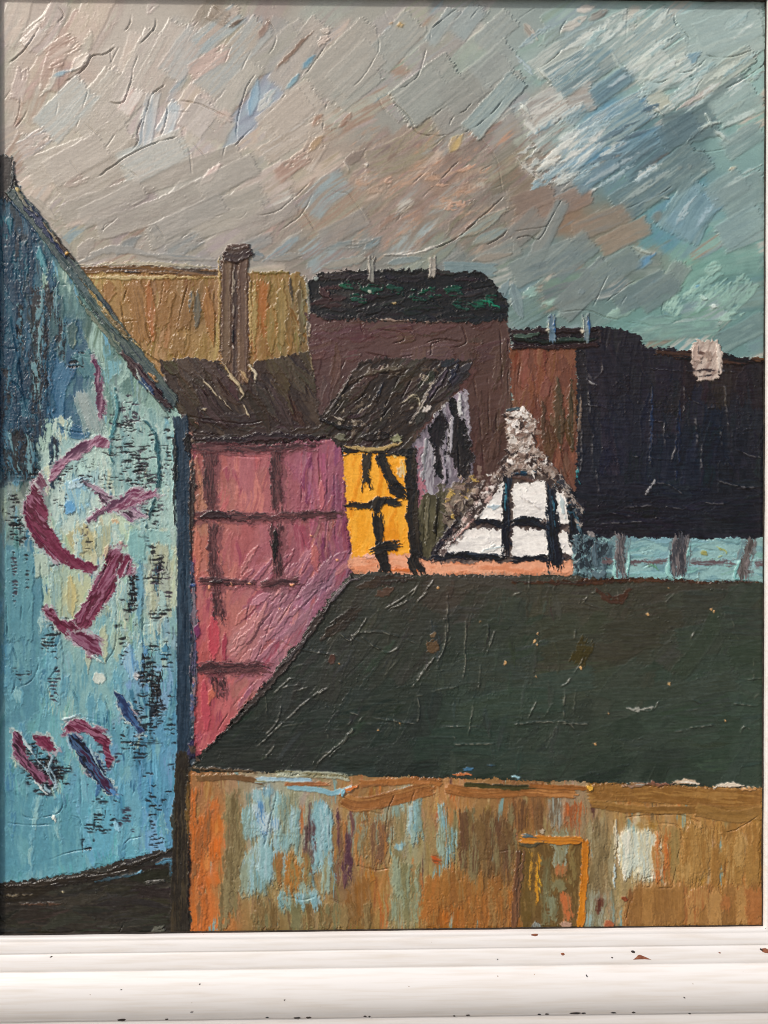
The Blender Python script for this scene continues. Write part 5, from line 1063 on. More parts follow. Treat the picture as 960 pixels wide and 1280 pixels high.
for p_, w, c in [("-4,200 8,200 10,248", 22, [(58, 52, 50), (44, 42, 42)]), ("14,250 30,262 60,300", 16, [(60, 70, 96), (70, 92, 110), (48, 60, 84)]), ("5,270 8,330", 18, [(40, 86, 104), (60, 116, 130)]), ("22,300 24,340", 22, [(52, 96, 110), (40, 80, 98)]), ("56,335 62,372", 14, [(170, 190, 168), (130, 160, 150)]),
                 ("48,310 58,345", 9, [(90, 150, 160), (60, 110, 124)]), ("10,340 12,540", 22, [(44, 78, 98), (52, 90, 108), (38, 66, 88)]), ("46,380 50,500", 20, [(40, 56, 62), (46, 76, 90)]), ("72,370 70,440", 18, [(58, 84, 94), (70, 100, 104)]), ("92,400 90,440", 12, [(130, 144, 126), (70, 96, 98)]), ("30,480 40,540", 18, [(70, 110, 124), (54, 92, 110)]),
                 ("80,455 68,490 70,525 90,540 108,540", (34, 16), [(58, 98, 128), (72, 114, 142), (48, 84, 114)]), ("100,440 118,470", 24, [(80, 120, 130), (96, 136, 138)]), ("15,535 20,590", 30, [(44, 60, 68), (36, 50, 58)]), ("62,525 60,560", 22, [(170, 196, 182), (158, 188, 176)]), ("75,550 95,585", 26, [(164, 192, 186), (150, 184, 182)]),
                 ("105,490 120,540", 30, [(150, 164, 162), (128, 152, 152)]), ("130,480 140,530", 12, [(110, 142, 134)]), ("90,600 100,640", 30, [(164, 194, 190), (130, 176, 196), (176, 200, 194)]), ("85,608 110,600", 14, [(110, 166, 210), (180, 206, 214)]), ("86,625 88,645", 14, [(100, 158, 200)]), ("150,620 150,640", 22, [(156, 186, 178)]),
                 ("50,690 54,720", 18, [(170, 190, 176)]), ("70,700 72,790", 14, [(164, 184, 160), (140, 172, 170)]), ("95,660 110,690", 30, [(184, 178, 136), (172, 172, 140)]), ("88,720 90,770", 14, [(190, 180, 130), (176, 176, 140)]), ("128,655 130,690", 22, [(178, 180, 146), (160, 176, 160)]), ("140,650 150,655", 8, [(206, 176, 140)]),
                 ("170,665 172,700", 20, [(130, 176, 176), (140, 182, 178)]), ("200,680 200,760", 22, [(172, 178, 152), (164, 176, 164)]), ("150,720 148,790", 14, [(150, 176, 160), (128, 162, 166)]), ("175,700 174,780", 10, [(110, 158, 176)]), ("130,780 130,830", 10, [(176, 186, 158)]), ("112,790 110,840", 9, [(172, 184, 164)]), ("75,800 74,880", 10, [(130, 172, 176), (104, 156, 170)]),
                 ("25,690 24,800", 34, [(92, 142, 156), (100, 150, 160)]), ("160,805 165,850", 16, [(150, 186, 204), (96, 148, 190)]), ("145,870 160,885", 9, [(60, 96, 130)]), ("120,840 128,856", 14, [(206, 214, 204)]), ("178,800 180,850", 14, [(90, 140, 180), (104, 152, 176)]), ("170,840 172,850", 8, [(206, 206, 206)])]:
    stroke(p_, w, c, th=.7, edge=.7, dry=.1, **ob)
drag([BLU], 90, 5, .5)
for k in range(70):
    x_, y_ = rng.uniform(44, 214), rng.uniform(520, 800); l_ = rng.uniform(14, 46)
    stroke([(x_, y_), (x_ + rng.normal() * 2, y_ + l_)], rng.uniform(4, 13), [(188, 206, 196), (168, 196, 190), (196, 204, 180)][k % 3:k % 3 + 1] + [(150, 184, 184)], th=.4, dry=.42, edge=.25, end=.3, only=[BLU], tp=False, rag=1.5)
for k in range(44):
    x_, y_ = rng.uniform(0, 70), rng.uniform(270, 560); l_ = rng.uniform(20, 60)
    stroke([(x_, y_), (x_ + rng.normal() * 2, y_ + l_)], rng.uniform(5, 14), [(36, 56, 74), (30, 44, 56), (52, 90, 112)][k % 3:k % 3 + 1] + [(42, 68, 88)], th=.4, dry=.38, edge=.25, end=.3, only=[BLU], tp=False, rag=1.5)
for k in range(40):
    x_, y_ = rng.uniform(6, 214), rng.uniform(800, 1060); l_ = rng.uniform(14, 50)
    stroke([(x_, y_), (x_ + rng.normal() * 2, y_ + l_)], rng.uniform(5, 14), [(120, 176, 190), (84, 138, 164), (140, 184, 188)][k % 3:k % 3 + 1] + [(100, 154, 172)], th=.5, dry=.4, edge=.3, end=.4, only=[BLU], tp=False, rag=1.5)
# torn, weave-broken paint
for p_, w in [("48,360 50,420", 20), ("52,410 50,500", 18), ("44,450 46,520", 12), ("64,360 66,400", 12), ("78,400 74,450", 10), ("14,540 16,600", 22), ("34,545 36,605", 16), ("8,460 10,520", 8), ("24,380 26,440", 8), ("185,820 186,860", 16), ("196,845 194,880", 14), ("60,950 70,985", 22), ("165,715 165,760", 8), ("198,700 196,745", 9)]:
    stroke(p_, w, [(34, 36, 40), (44, 46, 52), (30, 30, 34)], th=-.2, dry=.42, edge=.1, end=.1, only=[BLU], tp=False, rag=1.6)
    stroke([(x + rng.uniform(-8, 8), y) for x, y in P(p_)], w * .6, [(70, 112, 132), (110, 146, 152)], th=.3, dry=.5, edge=.1, end=.1, only=[BLU], tp=False, rag=1.4)
for a_ in [(95, 450, 26, 16, .3), (165, 520, 24, 24, .4), (165, 560, 30, 30, .42), (190, 600, 26, 40, .4),
           (170, 600, 22, 26, .42), (212, 560, 10, 60, .4), (100, 590, 30, 20, .3), (70, 605, 14, 30, .3), (130, 600, 20, 14, .35), (16, 650, 12, 44, .4), (30, 665, 16, 22, .45), (18, 715, 5, 30, .6), (34, 720, 5, 26, .55), (60, 690, 12, 20, .3), (105, 680, 16, 14, .4), (95, 660, 20, 10, .35),
           (120, 750, 16, 26, .45), (165, 740, 9, 34, .5), (195, 700, 16, 40, .42), (200, 735, 14, 24, .48), (195, 770, 16, 14, .5), (155, 775, 10, 24, .45), (65, 790, 10, 40, .4), (68, 850, 6, 26, .55), (185, 840, 12, 34, .62), (192, 860, 14, 22, .6), (155, 815, 8, 14, .5), (200, 890, 18, 18, .5),
           (175, 890, 18, 18, .4), (170, 930, 16, 24, .4), (60, 970, 26, 18, .58), (45, 945, 18, 22, .5), (130, 945, 16, 24, .42), (115, 1035, 16, 10, .5), (160, 1025, 12, 20, .55), (143, 1020, 10, 18, .5), (200, 1000, 20, 14, .4), (192, 1030, 6, 26, .5), (125, 1020, 14, 12, .4), (215, 920, 8, 60, .35), (108, 1060, 14, 10, .45),
           (210, 800, 10, 60, .3), (45, 600, 10, 20, .4), (180, 640, 24, 14, .35)]:
    dashes(a_[0], a_[1], a_[2], a_[3], (30, 30, 34) if rng.random() < .75 else (56, 48, 60), dens=a_[4] * .88, lx=rng.uniform(6, 11), only=[BLU])
for k in range(14):
    x, y = rng.uniform(5, 215), rng.uniform(560, 1060)
    dashes(x, y, rng.uniform(4, 14), rng.uniform(3, 10), (36, 40, 46), dens=rng.uniform(.25, .42), lx=rng.uniform(4, 9), only=[BLU])
for p_, c in [("143,485 147,510 140,545 137,565 143,580", (84, 138, 146)), ("180,525 194,545 199,580 196,610 188,640 182,660", (58, 104, 114))]:
    stroke(p_, 5, [c, tuple(v * .8 for v in c)], th=1.8, edge=.8, only=[BLU])
for p_ in ["13,395 20,430 28,480 33,512", "0,435 22,436", "10,475 25,485 35,515", "62,430 60,480 64,520 80,536 108,541", "100,432 112,445 118,465", "40,530 45,560 44,600", "138,700 138,760", "145,720 145,800 130,830", "178,770 180,830", "165,800 172,850", "10,800 22,830 15,870", "20,860 40,850 50,825", "10,900 16,910",
           "20,985 30,1020 70,1018 80,1000", "5,1028 40,1032 68,1030", "100,960 102,1010", "85,1020 100,1025 104,1060", "190,930 190,975", "170,900 165,945", "60,1075 90,1065 120,1060", "150,1065 160,1050 180,1045", "25,790 28,740", "50,700 55,760", "165,660 200,662 208,668", "180,700 178,790", "8,750 10,800", "200,780 200,840",
           "130,870 140,900", "30,940 15,960", "55,1040 60,1060", "120,985 118,1010 130,1010", "75,830 60,850", "100,880 90,860", "20,640 24,700", "178,905 190,935", "150,1030 152,1065"]:
    ridge(p_, 2.2, 1.1, 4, side=rng.choice([-1, 1]))
for k in range(90):
    x, y = rng.uniform(5, 215), rng.uniform(330, 1060); an = math.radians(rng.choice([90, 90, 0]) + rng.normal() * 14); l = rng.uniform(6, 30)
    ridge([(x, y), (x + math.cos(an) * l / 2 + rng.normal() * 2, y - math.sin(an) * l / 2), (x + math.cos(an) * l, y - math.sin(an) * l)], rng.uniform(.6, 1.6), 1., 3, side=rng.choice([-1, 1]))
# the sloping roof edge
RED_ = part("roof_edge", "dark sloping roof edge of the blue house", BLU)
stroke("14,236 40,268 75,315 110,362 150,418 186,468 216,508", (16, 24), [(66, 80, 84), (84, 96, 92), (54, 64, 74)], th=1.2, lab=RED_, edge=.8)
for p_, w, c in [("20,240 55,285 85,325", 9, [(62, 66, 92), (50, 60, 84)]), ("85,335 120,380 150,420", 14, [(74, 92, 96), (88, 104, 98)]), ("96,372 140,425 190,490", 8, [(120, 126, 108), (76, 94, 90)]), ("150,438 185,480 215,512", 15, [(66, 52, 54), (54, 42, 46), (86, 70, 72)]), ("170,468 195,496", 7, [(70, 100, 134), (54, 72, 104)]), ("68,290 92,325", 8, [(74, 62, 56), (60, 50, 48)]),
                 ("125,385 160,425", 4, [(160, 140, 100), (110, 104, 84)])]: stroke(p_, w, c, th=.8, only=[RED_, BLU], edge=.8, dry=.08)
for p_, w, c in [("18,228 28,250 48,272", 4, [(150, 142, 120), (110, 112, 104)]), ("22,235 24,242", 5, [(206, 186, 130)]), ("84,315 87,320", 5, [(196, 150, 70)]), ("98,345 130,385 160,420 200,455", 4, [(176, 150, 100), (120, 100, 72)]), ("185,465 200,480", 4, [(170, 130, 90)]), ("170,460 178,478 196,500", 3, [(170, 180, 170)]), ("55,278 78,310", 4, [(110, 100, 84), (140, 130, 108)])]:
    stroke(p_, w, c, th=1.5, dry=.3)
for p_ in ["60,290 100,345", "75,320 130,385", "110,370 170,440", "160,440 210,505", "90,350 140,415", "190,480 222,515"]: ridge(p_, 2.0, 1.2, 5)
stroke("10,242 15,232 18,200", 4, [(120, 130, 130), (70, 74, 76)], dry=.3, th=1.)
# maroon scrawls
mr = [(116, 52, 78), (96, 40, 64), (136, 74, 98)]


def mark(path, w, cols=mr, dry=.05, th=1.1, text=None):
    B = part("scrawled_mark", text, BLU)
    w0, w1 = w if isinstance(w, tuple) else (w, w)
    stroke(path, (w0 + 7, w1 + 6), [(186, 190, 188), (160, 150, 160), (190, 204, 198)], th=.5, dry=.36, edge=.4, only=[BLU], rag=1.4, tp=False)
    cols = list(cols) + [tuple(.55 * v + .45 * q for v, q in zip(cols[0], (186, 160, 172)))]
    stroke(path, w, cols, th=th, lab=B, dry=dry + .06, edge=.6, end=.5, groove=.55, rag=1.25)
    q = P(path)
    for k in range(2):
        o = rng.uniform(-.35, .35)
        stroke([(x + o * (w0 + w1) * .5, y + o * (w0 + w1) * .4) for x, y in q], 2.4, [(196, 176, 184), (150, 110, 130)], th=.5, dry=.42, only=[B], edge=.3, tp=False)
    return B


def smear(pts, cols, ang, text=None, rag=1.2):
    B = part("scrawled_mark", text, BLU)
    pts = P(pts); cx = sum(a for a, b in pts) / len(pts); cy = sum(b for a, b in pts) / len(pts)
    big = [(x + 3.2 * (x - cx) / (math.hypot(x - cx, y - cy) + 1), y + 3.2 * (y - cy) / (math.hypot(x - cx, y - cy) + 1)) for x, y in pts]
    keep = LAB.copy(); fill(big, [(182, 190, 188), (160, 168, 172), (196, 206, 200), (120, 150, 160)], BLU, ang=ang, th=.5, edge=.9, rag=1.8, a=.75); LAB[keep != BLU] = keep[keep != BLU]
    c_, s_ = math.cos(math.radians(ang)), -math.sin(math.radians(ang))
    for k in range(5):
        i = rng.integers(len(pts)); x, y = pts[i]; l = rng.uniform(8, 20)
        stroke([(x - c_ * l * .3, y - s_ * l * .3), (x + c_ * l * .7, y + s_ * l * .7)], rng.uniform(4, 9), [cols[rng.integers(len(cols))], (176, 160, 170)], th=.4, dry=.42, edge=.2, end=.2, a=.8, only=[BLU], tp=False, rag=1.4)
    fill(pts, cols, B, ang=ang, th=1.0, edge=.6, rag=rag, groove=.5)
    return B


md = [(104, 44, 66), (122, 58, 82), (86, 36, 54), (150, 100, 122), (110, 50, 74)]
mp = [(150, 104, 128), (176, 150, 162), (116, 62, 88), (166, 128, 148), (92, 60, 82)]
smear("60,600 68,582 85,563 105,552 125,546 140,551 138,561 120,559 100,569 82,583 66,602", mp, 40)
smear("43,606 33,620 30,640 34,660 48,682 70,700 95,712 116,718 124,706 100,700 82,688 70,668 59,655 58,640 56,620 51,611", md, -50)
smear("48,592 52,588 60,606 52,616 46,606", [(150, 132, 140), (110, 70, 88), (190, 190, 188)], -60)
smear("110,606 122,610 145,624 165,630 180,645 164,652 149,640 128,628", [(128, 92, 120), (166, 142, 158), (64, 46, 60), (110, 64, 92)], -30)
smear("196,612 170,611 150,621 134,633 120,635 111,650 118,651 132,640 150,638 175,630 196,619", mp, 25)
smear("135,690 150,686 164,698 160,706 148,722 143,735 128,760 110,786 101,790 88,778 100,760 115,735 130,705", md, 58)
smear("156,694 168,697 163,714 150,724 146,716 152,706", md, 58)
smear("58,762 65,760 76,775 92,778 106,790 90,800 72,786 62,774", md, -40)
smear("88,790 106,790 122,799 129,822 112,816 92,804", [(104, 48, 72), (140, 96, 118), (90, 40, 60), (176, 160, 172)], -35)
smear("116,450 124,448 128,485 131,512 126,522 120,496", [(110, 62, 92), (90, 52, 76), (150, 116, 134)], 88)
smear("78,908 88,901 105,901 125,911 138,927 141,950 136,959 130,945 125,930 111,918 98,914 84,919", md, -25)
smear("85,918 95,918 110,935 125,950 135,970 145,990 138,991 122,978 111,965 97,945 87,930", [(34, 40, 64), (52, 72, 108), (28, 30, 44), (70, 96, 130), (64, 40, 62)], -52)
smear("18,914 26,919 32,940 48,962 61,975 50,981 35,963 20,948 15,930", [(104, 46, 72), (70, 38, 54), (136, 90, 114), (50, 36, 46)], -52)
smear("42,920 60,921 71,938 61,941 50,931", md, -40)
smear("142,866 152,870 166,890 182,918 172,918 158,896", [(46, 58, 92), (66, 98, 140), (36, 38, 52), (110, 150, 180)], -52)
dashes(62, 965, 28, 26, (34, 30, 36), dens=.55, only=[BLU]); dashes(188, 905, 16, 22, (30, 32, 38), dens=.55, only=[BLU]); dashes(124, 968, 16, 20, (40, 44, 60), dens=.5, only=[BLU])
for p_ in ["60,955 70,975 66,990", "66,945 60,965 72,985", "112,930 122,955 136,975", "54,982 66,992", "78,900 100,894", "26,915 40,940 60,965"]: stroke(p_, 3, [(196, 210, 212), (150, 180, 192)], th=1.2, dry=.3, tp=False)
stroke("42,975 58,992 66,994", 4, [(206, 214, 212)], th=1.4, dry=.2); stroke("66,1018 70,1028", 6, [(214, 222, 214)], th=1.6, dry=.1); stroke("150,680 152,676", 6, [(190, 150, 146)], th=1.4); stroke("136,680 132,696", 5, [(196, 176, 150), (150, 130, 130)], th=1.6, dry=.2); stroke("164,700 150,728", 3, [(176, 170, 180)], th=1.4, dry=.2)
stroke("112,818 128,828", 4, [(196, 214, 210)], th=1.4, dry=.2); stroke("90,940 84,920", 5, [(150, 190, 206)], dry=.3); stroke("128,960 120,1005", 6, [(70, 110, 150)], dry=.35, only=[BLU]); stroke("138,985 150,1000", 5, [(90, 140, 190)], dry=.3); stroke("143,1025 150,1040", 6, [(150, 200, 220)], dry=.3, th=1.3)
for p_ in ["32,618 34,648 48,672 72,698", "138,695 118,740 96,775", "150,700 140,735 120,770", "78,908 96,896 122,900"]: ridge(p_, 1.8, 1.1, 4)
STR = part("dark_street", "dark street strip at the bottom corner of the painting")
fill("-6,1102 56,1098 110,1088 160,1074 214,1060 232,1064 238,1110 238,1185 -6,1185", [(58, 54, 49), (50, 47, 44), (66, 61, 54)], STR, ang=3, edge=.6)
scumble([STR], field([(20, 1120, 52, 48, 43), (100, 1140, 56, 54, 49), (200, 1120, 52, 49, 46), (190, 1165, 58, 58, 52), (60, 1165, 52, 51, 47)]), 60, 4, (30, 90), (7, 18), jit=4, th=.4, edge=.4)
stroke("5,1108 60,1104 120,1096 170,1080 214,1062", 9, [(44, 40, 36), (56, 50, 44)], th=1.1, only=[STR], edge=1.)
for p_, w, c in [("118,1102 150,1096 180,1090", 5, [(96, 160, 190), (60, 80, 90)]), ("195,1080 214,1076 212,1096", 7, [(86, 146, 178), (56, 60, 62)]), ("170,1092 178,1088", 4, [(110, 170, 200)]), ("25,1130 80,1130", 4, [(82, 62, 50)]), ("5,1120 40,1118", 3, [(120, 108, 88)]), ("190,1165 204,1160", 10, [(96, 96, 86)]), ("180,1105 208,1100", 4, [(72, 70, 66)])]:
    stroke(p_, w, c, th=1., dry=.3, only=[STR])
dab(78, 1115, 5, 3, [(206, 190, 150)])
for p_ in ["105,1095 160,1086 200,1070", "60,1104 110,1098", "175,1102 205,1098 214,1085", "148,1168 160,1145"]: ridge(p_, 2., 1.2, 4)
POST = part("corner_post", "dark blue corner edge between the blue and pink houses", BLU)
stroke("224,520 228,560 230,700 230,900 229,960", (18, 19), [(50, 66, 82), (40, 54, 68), (58, 76, 92)], th=.9, lab=POST, edge=.6)
stroke("229,940 226,1040 224,1185", (17, 24), [(60, 56, 48), (50, 46, 42), (70, 62, 50)], th=.7, lab=POST, edge=.4)
for p_, w, c in [("240,700 243,780 241,930", 9, [(54, 70, 98), (84, 82, 108), (44, 50, 62), (120, 110, 120)]), ("241,560 240,640 239,700", 7, [(52, 46, 48), (66, 58, 56), (84, 70, 66)]), ("246,780 248,800", 7, [(120, 60, 96)]), ("241,735 243,728", 5, [(70, 96, 150)]), ("240,840 243,860 239,900", 6, [(150, 120, 120), (80, 96, 134)]), ("218,535 220,620", 6, [(90, 110, 112), (44, 50, 54)]),
                 ("219,560 218,660", 4, [(40, 44, 46)]), ("233,540 236,570", 9, [(40, 36, 38)]), ("236,960 235,1060", 5, [(110, 86, 52), (66, 56, 44)]), ("218,1000 216,1050", 6, [(90, 70, 46), (60, 60, 54)]), ("242,920 236,950", 8, [(60, 58, 90), (44, 44, 56)]), ("237,1040 236,1160", 3, [(40, 34, 30)]), ("236,930 248,950 238,958", 6, [(96, 80, 70)])]:
    stroke(p_, w, c, th=.9, dry=.22, edge=.7)
for p_ in ["220,560 221,700 220,880", "238,560 240,700 239,900", "232,700 233,900", "226,960 226,1100"]: ridge(p_, 1.6, 1.2, 4)
stroke("240,960 290,962 330,966", 4, [(110, 92, 70), (84, 70, 56)], th=1.2, dry=.25)

# ------------------------------------------------------------------ tidy the regions, settle the surface
def box(a, r):
    c = np.cumsum(np.pad(a.astype(np.float32), ((r + 1, r), (r + 1, r)), mode='edge'), 0)
    c = c[2 * r + 1:] - c[:-2 * r - 1]
    c = np.cumsum(c, 1)
    return (c[:, 2 * r + 1:] - c[:, :-2 * r - 1]) / (2 * r + 1) ** 2


def tidy_labels():
    bestn = np.zeros(LAB.shape, np.float32); out = LAB.copy()
    for l in range(1, len(NAMES)):
        m = LAB == l
        if not m.any(): continue
        s = box(m, 3)
        k = s > bestn
        bestn = np.where(k, s, bestn); out = np.where(k, l, out)
    LAB[:] = out


def cover_gaps():
    """slivers of bare sky left between houses take the neighbouring paint"""
    gap = (LAB == SKY) & (YY > 500)
    for _ in range(40):
        if not gap.any(): break
        for dy, dx in ((1, 0), (-1, 0), (0, 1), (0, -1)):
            nl = np.roll(LAB, (dy, dx), (0, 1)); ok = gap & (nl != SKY)
            LAB[ok] = nl[ok]; C[ok] = np.roll(C, (dy, dx), (0, 1))[ok] * .97
            gap &= ~ok


def one_piece():
    """each painted part is one patch: stray flecks join the part they lie on"""
    seen = np.zeros(LAB.shape, bool)
    comps = {}
    lab = LAB.tolist(); sn = [[False] * GW for _ in range(GH)]
    for y in range(GH):
        for x in range(GW):
            if sn[y][x]: continue
            l = lab[y][x]; st = [(y, x)]; sn[y][x] = True; pts = []
            while st:
                cy, cx = st.pop(); pts.append((cy, cx))
                for ny, nx in ((cy + 1, cx), (cy - 1, cx), (cy, cx + 1), (cy, cx - 1)):
                    if 0 <= ny < GH and 0 <= nx < GW and not sn[ny][nx] and lab[ny][nx] == l:
                        sn[ny][nx] = True; st.append((ny, nx))
            comps.setdefault(l, []).append(pts)
    for l, cs in comps.items():
        cs.sort(key=len)
        for pts in cs[:-1]:
            near = {}
            for y, x in pts:
                for ny, nx in ((y + 1, x), (y - 1, x), (y, x + 1), (y, x - 1)):
                    if 0 <= ny < GH and 0 <= nx < GW and LAB[ny, nx] != l:
                        near[int(LAB[ny, nx])] = near.get(int(LAB[ny, nx]), 0) + 1
            if near:
                t = max(near, key=near.get)
                for y, x in pts: LAB[y, x] = t


cover_gaps()
tidy_labels()
one_piece()
Z -= (box(box(Z, 30), 30)) * .75
Z += (vn(XX / 14 + 9, YY / 1.35) - .5) * np.where(np.isin(LAB, [GRF, BLK, STR]), .55, .12) + (WEAVE - .5) * .1
GRIT = .5 * vn(XX / 2.0 + 11, YY / 2.0) + .5 * vn(XX / 1.1 + 70, YY / 1.1 + 13)
PATCH = sstep(.4, .72, .6 * vn(XX / 30 + 5, YY / 30) + .4 * vn(XX / 9 + 50, YY / 9))
KS = np.where(LAB == SKY, .35, 1.0)
Z += (GRIT - .5) * (.06 + .36 * PATCH) * KS + 1.1 * sstep(.74, .9, GRIT) * PATCH * KS
TONE = (.4 * vn(XX / 2.6 + 33, YY / 2.6) + .4 * vn(XX / 1.2, YY / 1.2 + 8) + .2 * vn(XX / 9, YY / 9) - .5)
C *= (1 + TONE * np.where(LAB == SKY, .06, .16))[..., None]
Z = np.clip(Z, -3, 6)
RELIEF = 0.85
ZR = Z * RELIEF

# ------------------------------------------------------------------ ground and wall behind the picture
def sheet(name, co, faces, mat, lab, cat=None):
    me = bpy.data.meshes.new(name); me.from_pydata(co, [], faces); me.materials.append(mat)
    o = link(bpy.data.objects.new(name, me))
    tag(o, lab, cat, kind="structure")
    return o


sheet("ground", [(-60, -60, 0), (60, -60, 0), (60, 60, 0), (-60, 60, 0)], [(0, 1, 2, 3)], MAT_PAVING, "grey paved ground below the hanging picture")
WALL_Y = 0.022
wall = sheet("wall", [(-3, WALL_Y, 0), (3, WALL_Y, 0), (3, WALL_Y, 2.9), (-3, WALL_Y, 2.9),
               (-3, WALL_Y + .25, 0), (3, WALL_Y + .25, 0), (3, WALL_Y + .25, 2.9), (-3, WALL_Y + .25, 2.9)],
      [(0, 1, 2, 3), (5, 4, 7, 6), (4, 0, 3, 7), (1, 5, 6, 2), (3, 2, 6, 7)], MAT_PLASTER, "pale plaster wall behind the framed picture")

# ------------------------------------------------------------------ the painting: canvas and painted parts
IN = {"tl": (-9.0, -15.0), "tr": (962.0, -5.0), "br": (957.5, 1161.5), "bl": (-8.0, 1173.5)}
corner3 = {k: plane_pt(v[0], v[1], 11.0) for k, v in IN.items()}
base = Vector(((corner3["bl"][0] + corner3["br"][0]) / 2, 0.0, corner3["bl"][2]))
painting = link(bpy.data.objects.new("oil_painting", None))
painting.location = base
tag(painting, "thickly painted oil canvas of crooked houses under a grey sky, held in the white frame", "painting")

PT = plane_pt(XX.astype(float), YY.astype(float), 0.0)
PT[..., 1] = -ZR * PX
PT -= np.array(base)
# even normals over the whole surface so that neighbouring parts meet without a seam
du = np.gradient(PT, axis=1); dv = np.gradient(PT, axis=0)
NRM = np.cross(dv, du)
NRM /= np.linalg.norm(NRM, axis=-1, keepdims=True)
if NRM[..., 1].mean() > 0: NRM = -NRM
lin = np.maximum(np.clip(C / 255., 0.004, 1) ** 2.2 * GAIN - .011, .0025)

vid = np.arange(GH * GW).reshape(GH, GW)
quads = np.stack([vid[:-1, :-1], vid[1:, :-1], vid[1:, 1:], vid[:-1, 1:]], -1)
flab = LAB[:-1, :-1]
PTf = PT.reshape(-1, 3); NRMf = NRM.reshape(-1, 3); linf = lin.reshape(-1, 3)
made = {}
for l in range(1, len(NAMES)):
    name, parent = NAMES[l]
    q = quads[flab == l]
    if len(q) < 6: continue
    used, inv = np.unique(q.ravel(), return_inverse=True)
    me = bpy.data.meshes.new(name)
    me.vertices.add(len(used)); me.vertices.foreach_set("co", PTf[used].astype(np.float32).ravel())
    me.loops.add(len(inv)); me.loops.foreach_set("vertex_index", inv.astype(np.int32))
    me.polygons.add(len(q)); me.polygons.foreach_set("loop_start", np.arange(0, len(inv), 4, dtype=np.int32))
    me.polygons.foreach_set("loop_total", np.full(len(q), 4, np.int32))
    me.update(calc_edges=True)
    me.polygons.foreach_set("use_smooth", np.ones(len(q), bool))
    att = me.color_attributes.new("pigment", 'FLOAT_COLOR', 'POINT')
    rgba = np.ones((len(used), 4), np.float32); rgba[:, :3] = linf[used]
    att.data.foreach_set("color", rgba.ravel())
    me.normals_split_custom_set_from_vertices(NRMf[used].astype(np.float32))
    me.materials.append(MAT_PAINT)
    o = bpy.data.objects.new(name, me)
    made[l] = o
for l, o in made.items():
    par = NAMES[l][1]
    link(o, made[par] if par else painting)
    if l in PART_LABEL: o["label"] = PART_LABEL[l]


def slab(name, x0, x1, y0, y1, z0, z1, mat, parent, off):
    co = [(x, y, z) for x in (x0, x1) for y in (y0, y1) for z in (z0, z1)]
    co = [tuple(np.array(c) - np.array(off)) for c in co]
    f = [(0, 1, 3, 2), (4, 6, 7, 5), (0, 4, 5, 1), (2, 3, 7, 6), (0, 2, 6, 4), (1, 5, 7, 3)]
    me = bpy.data.meshes.new(name); me.from_pydata(co, [], f); me.materials.append(mat)
    return link(bpy.data.objects.new(name, me), parent)


tl = plane_pt(X0, Y0); br = plane_pt(X0 + GW - 1, Y0 + GH - 1)
slab("canvas", tl[0] + .001, br[0] - .001, .0024, .015, br[2] + .001, tl[2] - .001, MAT_LINEN, painting, base)

# ------------------------------------------------------------------ the white frame
frame = link(bpy.data.objects.new("picture_frame", None))
PROF = [(-1.2, -16), (-1.2, 3.0), (-.6, 4.8), (.6, 5.8), (3, 6.4), (4.2, 6.2), (5.0, 6.9), (10, 8.0), (16, 9.0), (17.6, 8.9), (18.4, 8.3), (19.2, 8.9), (21, 10.2),
        (28, 12.0), (34, 13.2), (37.0, 13.3), (38.2, 12.6), (39.4, 13.4), (42, 16.4), (46, 19.6), (51, 22.4), (57, 24.4), (64, 25.6), (71, 25.6), (79, 24.2),
        (86, 21.8), (92, 18.6), (96, 15.9), (98, 15.0), (99, 13.4), (100.5, 12.9), (104, 12.7), (116, 12.0), (124, 10.0), (128, 6.0), (129, 0), (129, -33)]
PD = np.array([p[0] for p in PROF]); PH = np.array([p[1] + (5.0 if k > 1 else 2.5 if k == 1 else 0) for k, p in enumerate(PROF)])
cn = np.array([[corner3[k][0], corner3[k][2]] for k in ("tl", "tr", "br", "bl")])
sgn = np.array([(-1, 1), (1, 1), (1, -1), (-1, -1)], float)
fbase = Vector((base.x, 0, float(cn[:, 1].min()) - 129 * PX))
frame.location = fbase
tag(frame, "white painted wooden picture frame with chipped moulding around the canvas", "picture frame")


def rail_pt(i, j, s, d, h, wob=0.0):
    a = cn[i] + sgn[i] * d * PX; b = cn[j] + sgn[j] * d * PX
    p = a + (b - a) * s
    return (p[0] - fbase.x, -h * PX - fbase.y, p[1] - fbase.z)


def rail(i, j):
    NS = 160
    S = np.linspace(0, 1, NS + 1)
    co = []
    for s in S:
        for d, h in zip(PD, PH):
            w = .35 * (float(vn(np.array(s * 37 + i * 50), np.array(d / 14.))) - .5)
            co.append(rail_pt(i, j, s, d + w * .6, h + w))
    n = len(PD); f = []
    for k in range(NS):
        for q in range(n - 1):
            f.append((k * n + q, k * n + q + 1, (k + 1) * n + q + 1, (k + 1) * n + q))
    me = bpy.data.meshes.new("frame_rail"); me.from_pydata(co, [], f)
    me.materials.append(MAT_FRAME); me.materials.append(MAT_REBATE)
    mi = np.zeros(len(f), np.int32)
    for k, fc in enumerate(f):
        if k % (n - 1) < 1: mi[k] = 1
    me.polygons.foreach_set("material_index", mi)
    me.polygons.foreach_set("use_smooth", np.ones(len(f), bool))
    me.update()
    return link(bpy.data.objects.new("frame_rail", me), frame)


